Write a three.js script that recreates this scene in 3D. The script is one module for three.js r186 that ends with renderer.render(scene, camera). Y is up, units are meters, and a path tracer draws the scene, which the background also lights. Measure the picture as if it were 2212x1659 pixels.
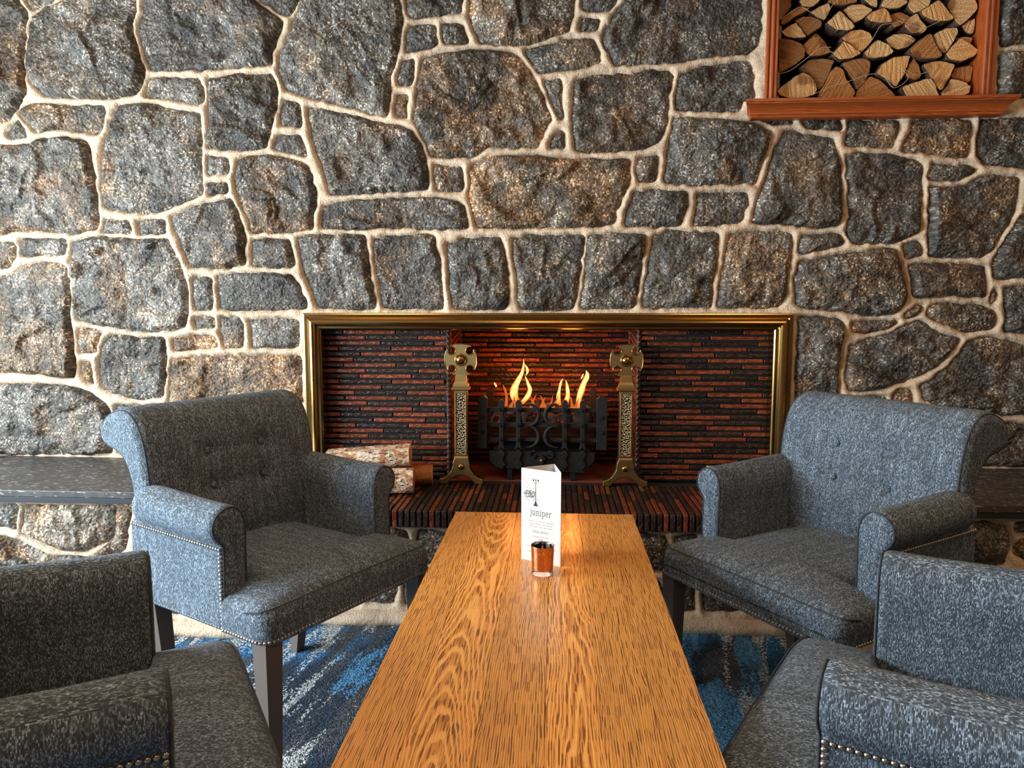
import * as THREE from 'three';
import { RoundedBoxGeometry } from 'three/addons/geometries/RoundedBoxGeometry.js';
import { mergeGeometries, mergeVertices } from 'three/addons/utils/BufferGeometryUtils.js';
import { RectAreaLightUniformsLib } from 'three/addons/lights/RectAreaLightUniformsLib.js';

// ---------------------------------------------------------------- camera, sky, light, exposure
const scene = new THREE.Scene();
const camera = new THREE.PerspectiveCamera(2 * Math.atan(829.5 / 1560) * 180 / Math.PI, 2212 / 1659, 0.05, 60);
camera.position.set(0, 1.15, 2.92);
camera.rotation.order = 'YXZ';
camera.rotation.set(-5.98 * Math.PI / 180, 3.43 * Math.PI / 180, 0);

const renderer = new THREE.WebGLRenderer({ antialias: true });
renderer.toneMapping = THREE.LinearToneMapping;
renderer.toneMappingExposure = 0.78;
renderer.shadowMap.enabled = true;
RectAreaLightUniformsLib.init();

scene.background = new THREE.Color().setRGB(0.80, 0.915, 1.0);   // overcast daylight sky outside the window
scene.backgroundIntensity = 3.0;

// daylight from an unseen side window, placed to light the chairs from the left
const WINDOW = { x: -3.2, y0: 0.55, y1: 1.9, z0: 0.55, z1: 3.55 };
const dayLight = new THREE.RectAreaLight(new THREE.Color().setRGB(0.80, 0.915, 1.0), 37, WINDOW.z1 - WINDOW.z0 - 0.14, WINDOW.y1 - WINDOW.y0 - 0.14);
dayLight.position.set(WINDOW.x + 0.02, (WINDOW.y0 + WINDOW.y1) / 2, (WINDOW.z0 + WINDOW.z1) / 2);
dayLight.lookAt(0, dayLight.position.y, dayLight.position.z);
dayLight.name = 'unseen_window_daylight';
scene.add(dayLight);
// unseen ceiling lamps, placed to light the wall warmly (fittings built with the room)
const LAMPS = [[-1.2, 1.6], [1.2, 1.6], [-0.2, 4.0], [2.0, 4.0]];
const LAMP_SIZE = 0.6, LAMP_Y = 2.69;
for (const [x, z] of LAMPS) {
  const l = new THREE.RectAreaLight(new THREE.Color().setRGB(1.0, 0.59, 0.30), 13, LAMP_SIZE, LAMP_SIZE);
  l.position.set(x, LAMP_Y - 0.03, z);
  l.lookAt(x, 0, z);
  l.name = 'unseen_ceiling_lamp_light';
  scene.add(l);
}

// ---------------------------------------------------------------- helpers
const taken = {};
function numbered(n) { const k = taken[n] = (taken[n] ?? -1) + 1; return k ? n + '_' + String(k).padStart(3, '0') : n; }
function mulberry(a) { return () => { a |= 0; a = a + 0x6D2B79F5 | 0; let t = Math.imul(a ^ a >>> 15, 1 | a); t = t + Math.imul(t ^ t >>> 7, 61 | t) ^ t; return ((t ^ t >>> 14) >>> 0) / 4294967296; }; }
const rnd = mulberry(7);
const rr = (a, b) => a + (b - a) * rnd();
function hash(x, y, s) { let h = Math.imul(x, 374761393) ^ Math.imul(y, 668265263) ^ Math.imul(s, 1274126177); h = Math.imul(h ^ h >>> 13, 1103515245); h = Math.imul(h ^ h >>> 15, 2246822519); return ((h ^ h >>> 16) >>> 0) / 4294967296; }
const sm = t => t * t * t * (t * (t * 6 - 15) + 10);
const mod = (a, n) => ((a % n) + n) % n;
// value noise; px, py = lattice period (0: none)
function vn(x, y, s = 0, px = 0, py = 0) {
  const x0 = Math.floor(x), y0 = Math.floor(y), u = sm(x - x0), v = sm(y - y0);
  const X0 = px ? mod(x0, px) : x0, X1 = px ? mod(x0 + 1, px) : x0 + 1, Y0 = py ? mod(y0, py) : y0, Y1 = py ? mod(y0 + 1, py) : y0 + 1;
  const a = hash(X0, Y0, s), b = hash(X1, Y0, s), c = hash(X0, Y1, s), d = hash(X1, Y1, s);
  return a + (b - a) * u + (c - a) * v + (a - b - c + d) * u * v;
}
function fbm(x, y, o, s = 0, px = 0, py = 0, g = 0.5) { let a = 1, t = 0, n = 0; for (let i = 0; i < o; i++) { t += a * vn(x, y, s + i * 17, px, py); n += a; a *= g; x *= 2; y *= 2; px *= 2; py *= 2; } return t / n; }
function ridge(x, y, o, s = 0, px = 0, py = 0) { let a = 1, t = 0, n = 0; for (let i = 0; i < o; i++) { t += a * (1 - Math.abs(2 * vn(x, y, s + i * 13, px, py) - 1)); n += a; a *= 0.5; x *= 2; y *= 2; px *= 2; py *= 2; } return t / n; }
const clamp = (v, a = 0, b = 1) => Math.min(b, Math.max(a, v));
const sstep = (a, b, v) => { const t = clamp((v - a) / (b - a)); return t * t * (3 - 2 * t); };
const lerp = (a, b, t) => a + (b - a) * t;
const mix3 = (a, b, t) => [lerp(a[0], b[0], t), lerp(a[1], b[1], t), lerp(a[2], b[2], t)];
function tex(w, h, fn, srgb) {
  const d = new Uint8Array(w * h * 4);
  for (let j = 0; j < h; j++) for (let i = 0; i < w; i++) {
    const c = fn(i / w, j / h, i, j), k = (j * w + i) * 4;
    if (typeof c === 'number') d[k] = d[k + 1] = d[k + 2] = clamp(c, 0, 255); else { d[k] = clamp(c[0], 0, 255); d[k + 1] = clamp(c[1], 0, 255); d[k + 2] = clamp(c[2], 0, 255); }
    d[k + 3] = 255;
  }
  const t = new THREE.DataTexture(d, w, h);
  t.wrapS = t.wrapT = THREE.RepeatWrapping; t.magFilter = THREE.LinearFilter; t.minFilter = THREE.LinearMipmapLinearFilter; t.generateMipmaps = true;
  if (srgb) t.colorSpace = THREE.SRGBColorSpace;
  t.needsUpdate = true;
  return t;
}
function rep(t, metresX, metresY = metresX) { const c = t.clone(); c.repeat.set(1 / metresX, 1 / metresY); c.needsUpdate = true; return c; }
function std(o) { return new THREE.MeshStandardMaterial({ roughness: 0.8, ...o }); }
function shade(o) { o.traverse(m => { if (m.isMesh) { m.castShadow = true; m.receiveShadow = true; } }); return o; }
function thing(name, label, category, pos = [0, 0, 0], turn = 0, group) {
  const o = new THREE.Group(); o.name = numbered(name); scene.add(o); o.position.set(...pos); o.rotation.y = turn;
  o.userData = { label, category }; if (group) o.userData.group = group; return o;
}
function solo(name, geo, m, label, category, group) { const o = new THREE.Mesh(geo, m); o.name = numbered(name); scene.add(o); shade(o); o.userData = { label, category }; if (group) o.userData.group = group; return o; }
function part(name, geo, m, parent, label) { const o = new THREE.Mesh(geo, m); o.name = name; parent.add(o); shade(o); if (label) o.userData.label = label; return o; }
function structure(name, geo, m, label, category) { const o = geo ? new THREE.Mesh(geo, m) : new THREE.Group(); o.name = name; scene.add(o); shade(o); o.userData = { kind: 'structure', label, category }; return o; }
// uv in metres by the dominant direction of every face
function boxUV(g0, ox = 0, oy = 0, swap = false) {
  const g = g0.index ? g0.toNonIndexed() : g0, p = g.attributes.position, uv = new Float32Array(p.count * 2);
  const a = new THREE.Vector3(), b = new THREE.Vector3(), c = new THREE.Vector3(), n = new THREE.Vector3();
  for (let i = 0; i < p.count; i += 3) {
    a.fromBufferAttribute(p, i); b.fromBufferAttribute(p, i + 1); c.fromBufferAttribute(p, i + 2);
    n.subVectors(b, a).cross(c.clone().sub(a)); const X = Math.abs(n.x), Y = Math.abs(n.y), Z = Math.abs(n.z);
    for (let k = 0; k < 3; k++) {
      const x = p.getX(i + k), y = p.getY(i + k), z = p.getZ(i + k); let u, v;
      if (X >= Y && X >= Z) { u = z; v = y; } else if (Y >= Z) { u = x; v = z; } else { u = x; v = y; }
      if (swap) [u, v] = [v, u];
      uv[(i + k) * 2] = u + ox; uv[(i + k) * 2 + 1] = v + oy;
    }
  }
  g.setAttribute('uv', new THREE.BufferAttribute(uv, 2));
  return g;
}
function clean(g) { const o = g.index ? g.toNonIndexed() : g; for (const k of Object.keys(o.attributes)) if (!['position', 'normal', 'uv'].includes(k)) o.deleteAttribute(k); if (!o.attributes.normal) o.computeVertexNormals(); if (!o.attributes.uv) o.setAttribute('uv', new THREE.BufferAttribute(new Float32Array(o.attributes.position.count * 2), 2)); return o; }
const merge = list => mergeGeometries(list.map(clean), false);
function bx(x0, x1, y0, y1, z0, z1, r = 0) {
  const g = r ? new RoundedBoxGeometry(x1 - x0, y1 - y0, z1 - z0, 2, r) : new THREE.BoxGeometry(x1 - x0, y1 - y0, z1 - z0);
  g.translate((x0 + x1) / 2, (y0 + y1) / 2, (z0 + z1) / 2); return boxUV(g);
}
// closed sections joined into a solid; smooth along and around, flat caps
function loft(sections, caps = true, uvScale = 1) {
  const n = sections[0].length, m = sections.length, pos = [], uv = [], idx = [];
  let v = 0;
  for (let i = 0; i < m; i++) {
    if (i) v += sections[i][0].distanceTo(sections[i - 1][0]);
    let u = 0;
    for (let j = 0; j <= n; j++) { const p = sections[i][j % n]; if (j) u += p.distanceTo(sections[i][j - 1]); pos.push(p.x, p.y, p.z); uv.push(u * uvScale, v * uvScale); }
  }
  const w = n + 1;
  for (let i = 0; i < m - 1; i++) for (let j = 0; j < n; j++) { const a = i * w + j, b = a + 1, c = a + w, d = c + 1; idx.push(a, c, b, b, c, d); }
  const g = new THREE.BufferGeometry();
  g.setAttribute('position', new THREE.Float32BufferAttribute(pos, 3)); g.setAttribute('uv', new THREE.Float32BufferAttribute(uv, 2)); g.setIndex(idx); g.computeVertexNormals();
  // close the seam of normals
  const N = g.attributes.normal; for (let i = 0; i < m; i++) { const a = i * w, b = a + n, x = N.getX(a) + N.getX(b), y = N.getY(a) + N.getY(b), z = N.getZ(a) + N.getZ(b), l = Math.hypot(x, y, z) || 1; N.setXYZ(a, x / l, y / l, z / l); N.setXYZ(b, x / l, y / l, z / l); }
  if (!caps) return g;
  const list = [clean(g)];
  for (const [s, flip] of [[sections[0], false], [sections[m - 1], true]]) {
    const q = s.map(p => p.clone());
    const nrm = new THREE.Vector3(); for (let j = 0; j < n; j++) nrm.add(q[j].clone().sub(q[0]).cross(q[(j + 1) % n].clone().sub(q[0])));
    nrm.normalize(); const ux = Math.abs(nrm.y) < 0.9 ? new THREE.Vector3(0, 1, 0).cross(nrm).normalize() : new THREE.Vector3(1, 0, 0), vy = nrm.clone().cross(ux);
    const tri = THREE.ShapeUtils.triangulateShape(q.map(p => new THREE.Vector2(p.dot(ux), p.dot(vy))), []);
    const P = [], U = [], Nn = [];
    for (const t of tri) for (const k of (flip ? t : [t[0], t[2], t[1]])) { P.push(q[k].x, q[k].y, q[k].z); U.push(q[k].dot(ux) * uvScale, q[k].dot(vy) * uvScale); Nn.push(...(flip ? nrm : nrm.clone().negate()).toArray()); }
    const c = new THREE.BufferGeometry(); c.setAttribute('position', new THREE.Float32BufferAttribute(P, 3)); c.setAttribute('normal', new THREE.Float32BufferAttribute(Nn, 3)); c.setAttribute('uv', new THREE.Float32BufferAttribute(U, 2)); list.push(c);
  }
  return mergeGeometries(list, false);
}
// closed smooth 2D curve through points, resampled; and its inward offset
function closedCurve(pts, n, tension = 0.5) { const c = new THREE.CatmullRomCurve3(pts.map(p => new THREE.Vector3(p[0], p[1], 0)), true, 'centripetal', tension); return c.getSpacedPoints(n).slice(0, n).map(p => [p.x, p.y]); }
function area2(p) { let a = 0; for (let i = 0; i < p.length; i++) { const q = p[(i + 1) % p.length]; a += p[i][0] * q[1] - q[0] * p[i][1]; } return a / 2; }
function inset(p, d) { const n = p.length, s = area2(p) > 0 ? 1 : -1; return p.map((q, i) => { const a = p[(i + n - 1) % n], b = p[(i + 1) % n], tx = b[0] - a[0], ty = b[1] - a[1], l = Math.hypot(tx, ty) || 1; return [q[0] - s * ty / l * d, q[1] + s * tx / l * d]; }); }
function softPoly(q, n, sharp = 0.07) {                                           // polygon with slightly rounded corners, evenly resampled
  for (let it = 0; it < 2; it++) { const o = []; for (let i = 0; i < q.length; i++) { const a = q[i], b = q[(i + 1) % q.length], k = it ? 0.2 : sharp; o.push([lerp(a[0], b[0], k), lerp(a[1], b[1], k)], [lerp(a[0], b[0], 1 - k), lerp(a[1], b[1], 1 - k)]); } q = o; }
  let len = 0; const L = [0]; for (let i = 0; i < q.length; i++) { const b = q[(i + 1) % q.length]; len += Math.hypot(b[0] - q[i][0], b[1] - q[i][1]); L.push(len); }
  const out = []; let k = 0; for (let i = 0; i < n; i++) { const t = i / n * len; while (L[k + 1] < t) k++; const a = q[k], b = q[(k + 1) % q.length], f = (t - L[k]) / (L[k + 1] - L[k] || 1); out.push([lerp(a[0], b[0], f), lerp(a[1], b[1], f)]); }
  return out;
}
function tube(pts, r, seg = 40, rs = 6, closed = false) { return new THREE.TubeGeometry(new THREE.CatmullRomCurve3(pts.map(p => new THREE.Vector3(...p)), closed, 'centripetal'), seg, r, rs, closed); }
function lathe(pts, seg = 32) { return new THREE.LatheGeometry(pts.map(p => new THREE.Vector2(p[0], p[1])), seg); }
function extr(pts, depth, bevel = 0, holes = []) {
  const s = new THREE.Shape(pts.map(p => new THREE.Vector2(p[0], p[1]))); for (const h of holes) s.holes.push(new THREE.Path(h.map(p => new THREE.Vector2(p[0], p[1]))));
  const g = new THREE.ExtrudeGeometry(s, { depth, bevelEnabled: bevel > 0, bevelSize: bevel, bevelThickness: bevel, bevelOffset: -bevel, bevelSegments: 2, curveSegments: 8 }); return boxUV(g);
}

// ---------------------------------------------------------------- textures and materials
const grey = (v, t = [1, 1, 1]) => [v * t[0], v * t[1], v * t[2]];
const T = {};
T.stone = tex(1024, 1024, (u, v) => {
  const big = fbm(u * 5, v * 5, 4, 3, 5, 5), mid = fbm(u * 24, v * 24, 3, 31, 24, 24), fine = fbm(u * 200, v * 200, 2, 51, 200, 200), vein = Math.pow(ridge(u * 7 + mid * 0.6, v * 5, 4, 77, 0, 0), 7);
  let b = 82 + (big - 0.5) * 70 + (mid - 0.5) * 64 + (fine - 0.5) * 96 + vein * 30;
  b += 76 * sstep(0.64, 0.8, fine) * sstep(0.3, 0.75, mid);
  const warm = sstep(0.45, 0.75, fbm(u * 9, v * 9, 3, 91, 9, 9));
  return mix3(grey(b, [1, 0.955, 0.88]), grey(b * 1.03, [1.06, 0.94, 0.79]), warm * 0.6);
}, true);
T.stoneBump = tex(1024, 1024, (u, v) => {
  const f = fbm(u * 90, v * 90, 3, 12, 90, 90), r = ridge(u * 14 + fbm(u * 6, v * 6, 2, 5, 6, 6) * 1.5, v * 14, 4, 44, 0, 0), m = fbm(u * 30, v * 30, 3, 8, 30, 30);
  return 255 * (0.34 * f + 0.33 * r + 0.33 * m);
});
T.mortar = tex(512, 512, (u, v) => { const a = fbm(u * 8, v * 8, 4, 2, 8, 8), f = fbm(u * 120, v * 120, 2, 9, 120, 120); const b = 203 + (a - 0.5) * 50 + (f - 0.5) * 46 - 50 * sstep(0.74, 0.85, f); return grey(b, [1, 0.89, 0.755]); }, true);
T.mortarBump = tex(512, 512, (u, v) => 255 * (0.5 * fbm(u * 100, v * 100, 3, 19, 100, 100) + 0.5 * fbm(u * 20, v * 20, 3, 29, 20, 20)));
// tweed: short warp dashes in columns
{
  const W = 1024, cols = 224, seg = new Float32Array(W * W);
  for (let j = 0; j < W; j++) for (let i = 0; i < W; i++) {
    const c = Math.floor(i / W * cols), off = hash(c, 1, 5) * 40, len = 7 + hash(c, 2, 5) * 8, n = Math.max(1, Math.round(W / len)), k = Math.floor(((j + off) / W) * n) % n;
    const r = hash(c, k, 9), fx = (i / W * cols) % 1, fy = (((j + off) / W) * n) % 1;
    seg[j * W + i] = (0.16 + 0.84 * Math.pow(r, 1.7)) * (0.55 + 0.45 * Math.sin(Math.PI * fx)) * (0.7 + 0.3 * Math.sin(Math.PI * fy));
  }
  T.fabric = tex(W, W, (u, v, i, j) => { const s = seg[j * W + i], l = vn(u * 40, v * 6, 3, 40, 6); const b = 44 + 150 * s * (0.8 + 0.4 * l); return grey(b, [0.99, 1.0, 1.03]); }, true);
  T.fabricBump = tex(W, W, (u, v, i, j) => 255 * clamp(seg[j * W + i] * 1.5));
}
T.carpet = tex(2048, 2048, (u, v) => {
  const s = fbm(u * 34, v * 7, 4, 3, 34, 7), s2 = fbm(u * 60 + 0.0, v * 9, 4, 23, 60, 9), b = fbm(u * 8, v * 4, 3, 43, 8, 4), f = hash(Math.floor(u * 900), Math.floor(v * 900), 4), f2 = vn(u * 500, v * 500, 8, 500, 500);
  let c = mix3([32, 48, 66], [42, 100, 146], sstep(0.42, 0.6, b + (s2 - 0.5) * 0.5));
  c = mix3(c, [66, 70, 76], sstep(0.5, 0.58, s + (f2 - 0.5) * 0.14));
  c = mix3(c, [158, 164, 166], sstep(0.56, 0.62, s2 * 0.6 + s * 0.4 + (f2 - 0.5) * 0.16));
  c = mix3(c, [72, 134, 178], sstep(0.6, 0.68, fbm(u * 26, v * 6, 4, 73, 26, 6) + (f2 - 0.5) * 0.12) * 0.85);
  const k = 0.68 + 0.62 * f2 + 0.25 * (f - 0.5); return [c[0] * k, c[1] * k, c[2] * k];
}, true);
T.carpetBump = tex(1024, 1024, (u, v) => 255 * (0.6 * vn(u * 420, v * 420, 5, 420, 420) + 0.4 * vn(u * 140, v * 140, 6, 140, 140)));
// oak: six staves, cathedral grain, open pores. texture covers 0.6 x 1.5 m
const STAVES = [-0.316, -0.225, -0.118, -0.012, 0.078, 0.165, 0.248];
T.oak = tex(1024, 2048, (u, v) => {
  const x = -0.33 + u * 0.6, z = v * 1.5; let k = 0; while (k < 5 && x > STAVES[k + 1]) k++;
  const c = (STAVES[k] + STAVES[k + 1]) / 2, lx = x - c, z2 = z + k * 2.7;
  const wob = (fbm(z2 * 3.2 + k * 9, lx * 9, 3, 11 + k) - 0.5) * 0.05;
  const q = k === 3 || k === 1 ? Math.hypot((lx + wob) * 1.0, 0.03 + 0.018 * Math.sin(z2 * 2.1 + k) + 0.02 * Math.abs(((z2 + 0.4) % 3.6) - 1.8)) : Math.abs(lx + 0.09 * (k % 2 ? 1 : -1)) + wob * 0.6;
  const ring = q * 260 + fbm(x * 40, z * 6, 3, 5) * 1.5, fr = ring - Math.floor(ring);
  const dark = sstep(0.0, 0.5, fr) * (1 - sstep(0.72, 1, fr)), pore = sstep(0.54, 0.68, vn(x * 700, z * 30, 3)) * sstep(0.3, 0.7, dark), fl = sstep(0.7, 0.82, vn(x * 240, z * 26, 61));
  let col = mix3([238, 176, 100], [202, 136, 64], dark * 0.9);
  col = mix3(col, [112, 66, 30], pore * 0.8); col = mix3(col, [228, 172, 110], fl * 0.3 * (k % 2));
  const tone = [1.0, 1.04, 0.97, 1.05, 0.98, 0.95][k] * (0.94 + 0.12 * fbm(x * 7, z * 2, 3, 81));
  return [col[0] * tone, col[1] * tone, col[2] * tone * 0.95];
}, true);
T.oakBump = tex(512, 1024, (u, v) => 255 * (1 - 0.8 * sstep(0.6, 0.75, vn(u * 480, v * 46, 3, 480, 46))));
T.pine = tex(256, 1024, (u, v) => { const w = fbm(u * 6, v * 3, 3, 5, 6, 3), g = Math.sin((u * 26 + w * 7) * 6.283) * 0.5 + 0.5, f = vn(u * 90, v * 60, 7, 90, 60); return mix3([184, 92, 38], [126, 56, 20], g * 0.7 + f * 0.3); }, true);
T.bark = tex(256, 256, (u, v) => { const r = ridge(u * 10, v * 5, 4, 5, 10, 5), f = fbm(u * 40, v * 30, 2, 4, 40, 30); return mix3([46, 32, 22], [126, 96, 70], r * r * 0.7 + f * 0.3); }, true);
T.barkBump = tex(256, 256, (u, v) => 255 * ridge(u * 10, v * 5, 4, 5, 10, 5));
T.birch = tex(512, 512, (u, v) => { const f = fbm(u * 60, v * 24, 3, 5, 60, 24), d = sstep(0.62, 0.72, fbm(u * 40, v * 10, 3, 15, 40, 10)), p = sstep(0.52, 0.66, fbm(u * 7, v * 7, 4, 25, 7, 7)); let c = mix3([226, 210, 188], [176, 150, 120], f); c = mix3(c, [150, 96, 56], p * 0.8); return mix3(c, [44, 34, 28], d * 0.85); }, true);
T.birchBump = tex(256, 256, (u, v) => 255 * fbm(u * 24, v * 16, 4, 35, 24, 16));
// sawn log end: texture covers 0.3 m, ring centre varies with uv offset
T.logEnd = tex(1024, 1024, (u, v) => {
  const w = fbm(u * 7, v * 7, 4, 5, 7, 7), rad = Math.hypot(u - 0.5, v - 0.5) + (w - 0.5) * 0.05, ring = Math.sin(rad * 210) * 0.5 + 0.5;
  const saw = vn(u * 60 + v * 8, v * 4 - u * 3, 9), f = vn(u * 300, v * 300, 5, 300, 300), st = fbm(u * 4, v * 4, 4, 65, 4, 4);
  let c = mix3([240, 202, 146], [184, 132, 80], ring * 0.25 + saw * 0.5 + (f - 0.5) * 0.7); c = mix3(c, [128, 78, 42], sstep(0.48, 0.7, st) * 0.7); return c;
}, true);
T.logEndBump = tex(512, 512, (u, v) => 255 * (0.6 * vn(u * 60 + v * 8, v * 4 - u * 3, 9) + 0.4 * vn(u * 160, v * 160, 5, 160, 160)));
T.slate = tex(1024, 512, (u, v) => { const f = fbm(u * 40, v * 16, 4, 5, 40, 16), s = sstep(0.68, 0.76, fbm(u * 50 + v * 12, v * 90, 3, 17)), b = 56 + (f - 0.5) * 34; return grey(b + 10 + s * 84, [1, 0.98, 0.95]); }, true);
T.brickBump = tex(512, 256, (u, v) => 255 * (0.45 * fbm(u * 24, v * 10, 4, 5, 24, 10) + 0.55 * sstep(0.46, 0.54, fbm(u * 9, v * 6, 3, 37, 9, 6))));
T.brickTone = tex(256, 256, (u, v) => { const b = 200 + 55 * (fbm(u * 14, v * 10, 3, 5, 14, 10) - 0.5) * 2; return grey(b); }, true);
T.hammer = tex(256, 1024, (u, v) => { let best = 9; const X = u * 7, Y = v * 34, cx = Math.floor(X), cy = Math.floor(Y); for (let a = -1; a < 2; a++) for (let b = -1; b < 2; b++) { const px = cx + a, py = cy + b, dx = px + 0.5 + (hash(mod(px, 7), mod(py, 34), 1) - 0.5) * 0.6 - X, dy = py + 0.5 + (hash(mod(px, 7), mod(py, 34), 2) - 0.5) * 0.6 - Y; best = Math.min(best, Math.hypot(dx, dy)); } return 255 * clamp(1 - sstep(0.18, 0.52, best)); });
T.iron = tex(256, 256, (u, v) => 255 * fbm(u * 60, v * 60, 3, 5, 60, 60));
T.plaster = tex(256, 256, (u, v) => 255 * fbm(u * 50, v * 50, 3, 6, 50, 50));

const M = {};
M.stone = std({ map: rep(T.stone, 1.1), bumpMap: rep(T.stoneBump, 0.8), bumpScale: 0.016, roughness: 0.66, vertexColors: true });
M.mortar = std({ map: rep(T.mortar, 0.6), bumpMap: rep(T.mortarBump, 0.4), bumpScale: 0.004, roughness: 0.95 });
M.core = std({ color: 0x8d8375, roughness: 0.95 });
M.fabric = std({ color: new THREE.Color().setRGB(0.78, 1.0, 1.17), map: rep(T.fabric, 0.38), bumpMap: rep(T.fabricBump, 0.38), bumpScale: 0.0010, roughness: 0.95 });
M.leg = std({ color: 0x5d5149, roughness: 0.45, bumpMap: rep(T.pine, 0.2, 0.6), bumpScale: 0.0004 });
M.nail = std({ color: 0xb9b2a6, metalness: 1, roughness: 0.28 });
M.carpet = std({ map: rep(T.carpet, 2.4), bumpMap: rep(T.carpetBump, 0.9), bumpScale: 0.006, roughness: 1 });
M.oak = new THREE.MeshPhysicalMaterial({ map: T.oak, bumpMap: rep(T.oakBump, 0.5, 1.1), bumpScale: 0.0005, roughness: 0.36, clearcoat: 0.35, clearcoatRoughness: 0.2 });
M.oakEdge = std({ color: 0xb46a26, roughness: 0.45 });
M.pine = std({ map: rep(T.pine, 0.12, 0.9), roughness: 0.42 });
M.bark = std({ map: rep(T.bark, 0.14), bumpMap: rep(T.barkBump, 0.14), bumpScale: 0.006, roughness: 0.95 });
M.birch = std({ map: rep(T.birch, 0.2), bumpMap: rep(T.birchBump, 0.15), bumpScale: 0.004, roughness: 0.85 });
M.logEnd = [0xffffff, 0xfff0da, 0xc8a888, 0xb09880].map(c => std({ color: c, map: rep(T.logEnd, 0.3), bumpMap: rep(T.logEndBump, 0.3), bumpScale: 0.004, roughness: 0.88 }));
M.logInner = std({ map: rep(T.bark, 0.3), color: 0xd8b48a, roughness: 0.9 });
M.twine = std({ color: 0xb9a68a, roughness: 0.9 });
M.slate = std({ map: rep(T.slate, 0.9, 0.45), roughness: 0.42 });
M.slateEdge = std({ color: 0x23262a, roughness: 0.5 });
M.brick = [0x9a4a2a, 0x884025, 0x3a2820, 0x463026, 0x32241b].map(c => std({ color: c, map: rep(T.brickTone, 0.3, 0.1), bumpMap: rep(T.brickBump, 0.32, 0.05), bumpScale: 0.006, roughness: 0.34 }));
M.grout = std({ color: 0x17110f, roughness: 0.9 });
M.brass = std({ color: 0xa08250, metalness: 1, roughness: 0.2 });
M.agedBrass = std({ color: 0x9c865a, metalness: 1, roughness: 0.36, bumpMap: rep(T.iron, 0.05), bumpScale: 0.0004 });
M.hammered = std({ map: tex(256, 1024, (u, v, i, j) => { const d = T.hammer.image.data[(j * 256 + i) * 4] / 255; return mix3([84, 66, 42], [252, 238, 200], clamp(d * 1.3)); }, true), metalness: 0.9, roughness: 0.3, bumpMap: T.hammer, bumpScale: 0.003 });
M.iron = std({ color: 0x0c0c0d, roughness: 0.42, metalness: 0.35, bumpMap: rep(T.iron, 0.06), bumpScale: 0.0012 });
M.quarry = std({ color: 0x7a3c2a, roughness: 0.6 });
M.soot = std({ color: 0x15100e, roughness: 1 });
M.wall = std({ color: 0x7d6248, roughness: 0.95, bumpMap: rep(T.plaster, 0.5), bumpScale: 0.001 });  // walls out of view; dark warm tone chosen to dim and warm bounced light
M.ceiling = std({ color: 0xa08468, roughness: 0.95 });  // out of view too, toned down to cut the bounce
M.white = std({ color: 0xe8e4dc, roughness: 0.5 });
M.glass = new THREE.MeshPhysicalMaterial({ color: 0xffffff, roughness: 0.02, transmission: 1, thickness: 0, ior: 1.5 });

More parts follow.
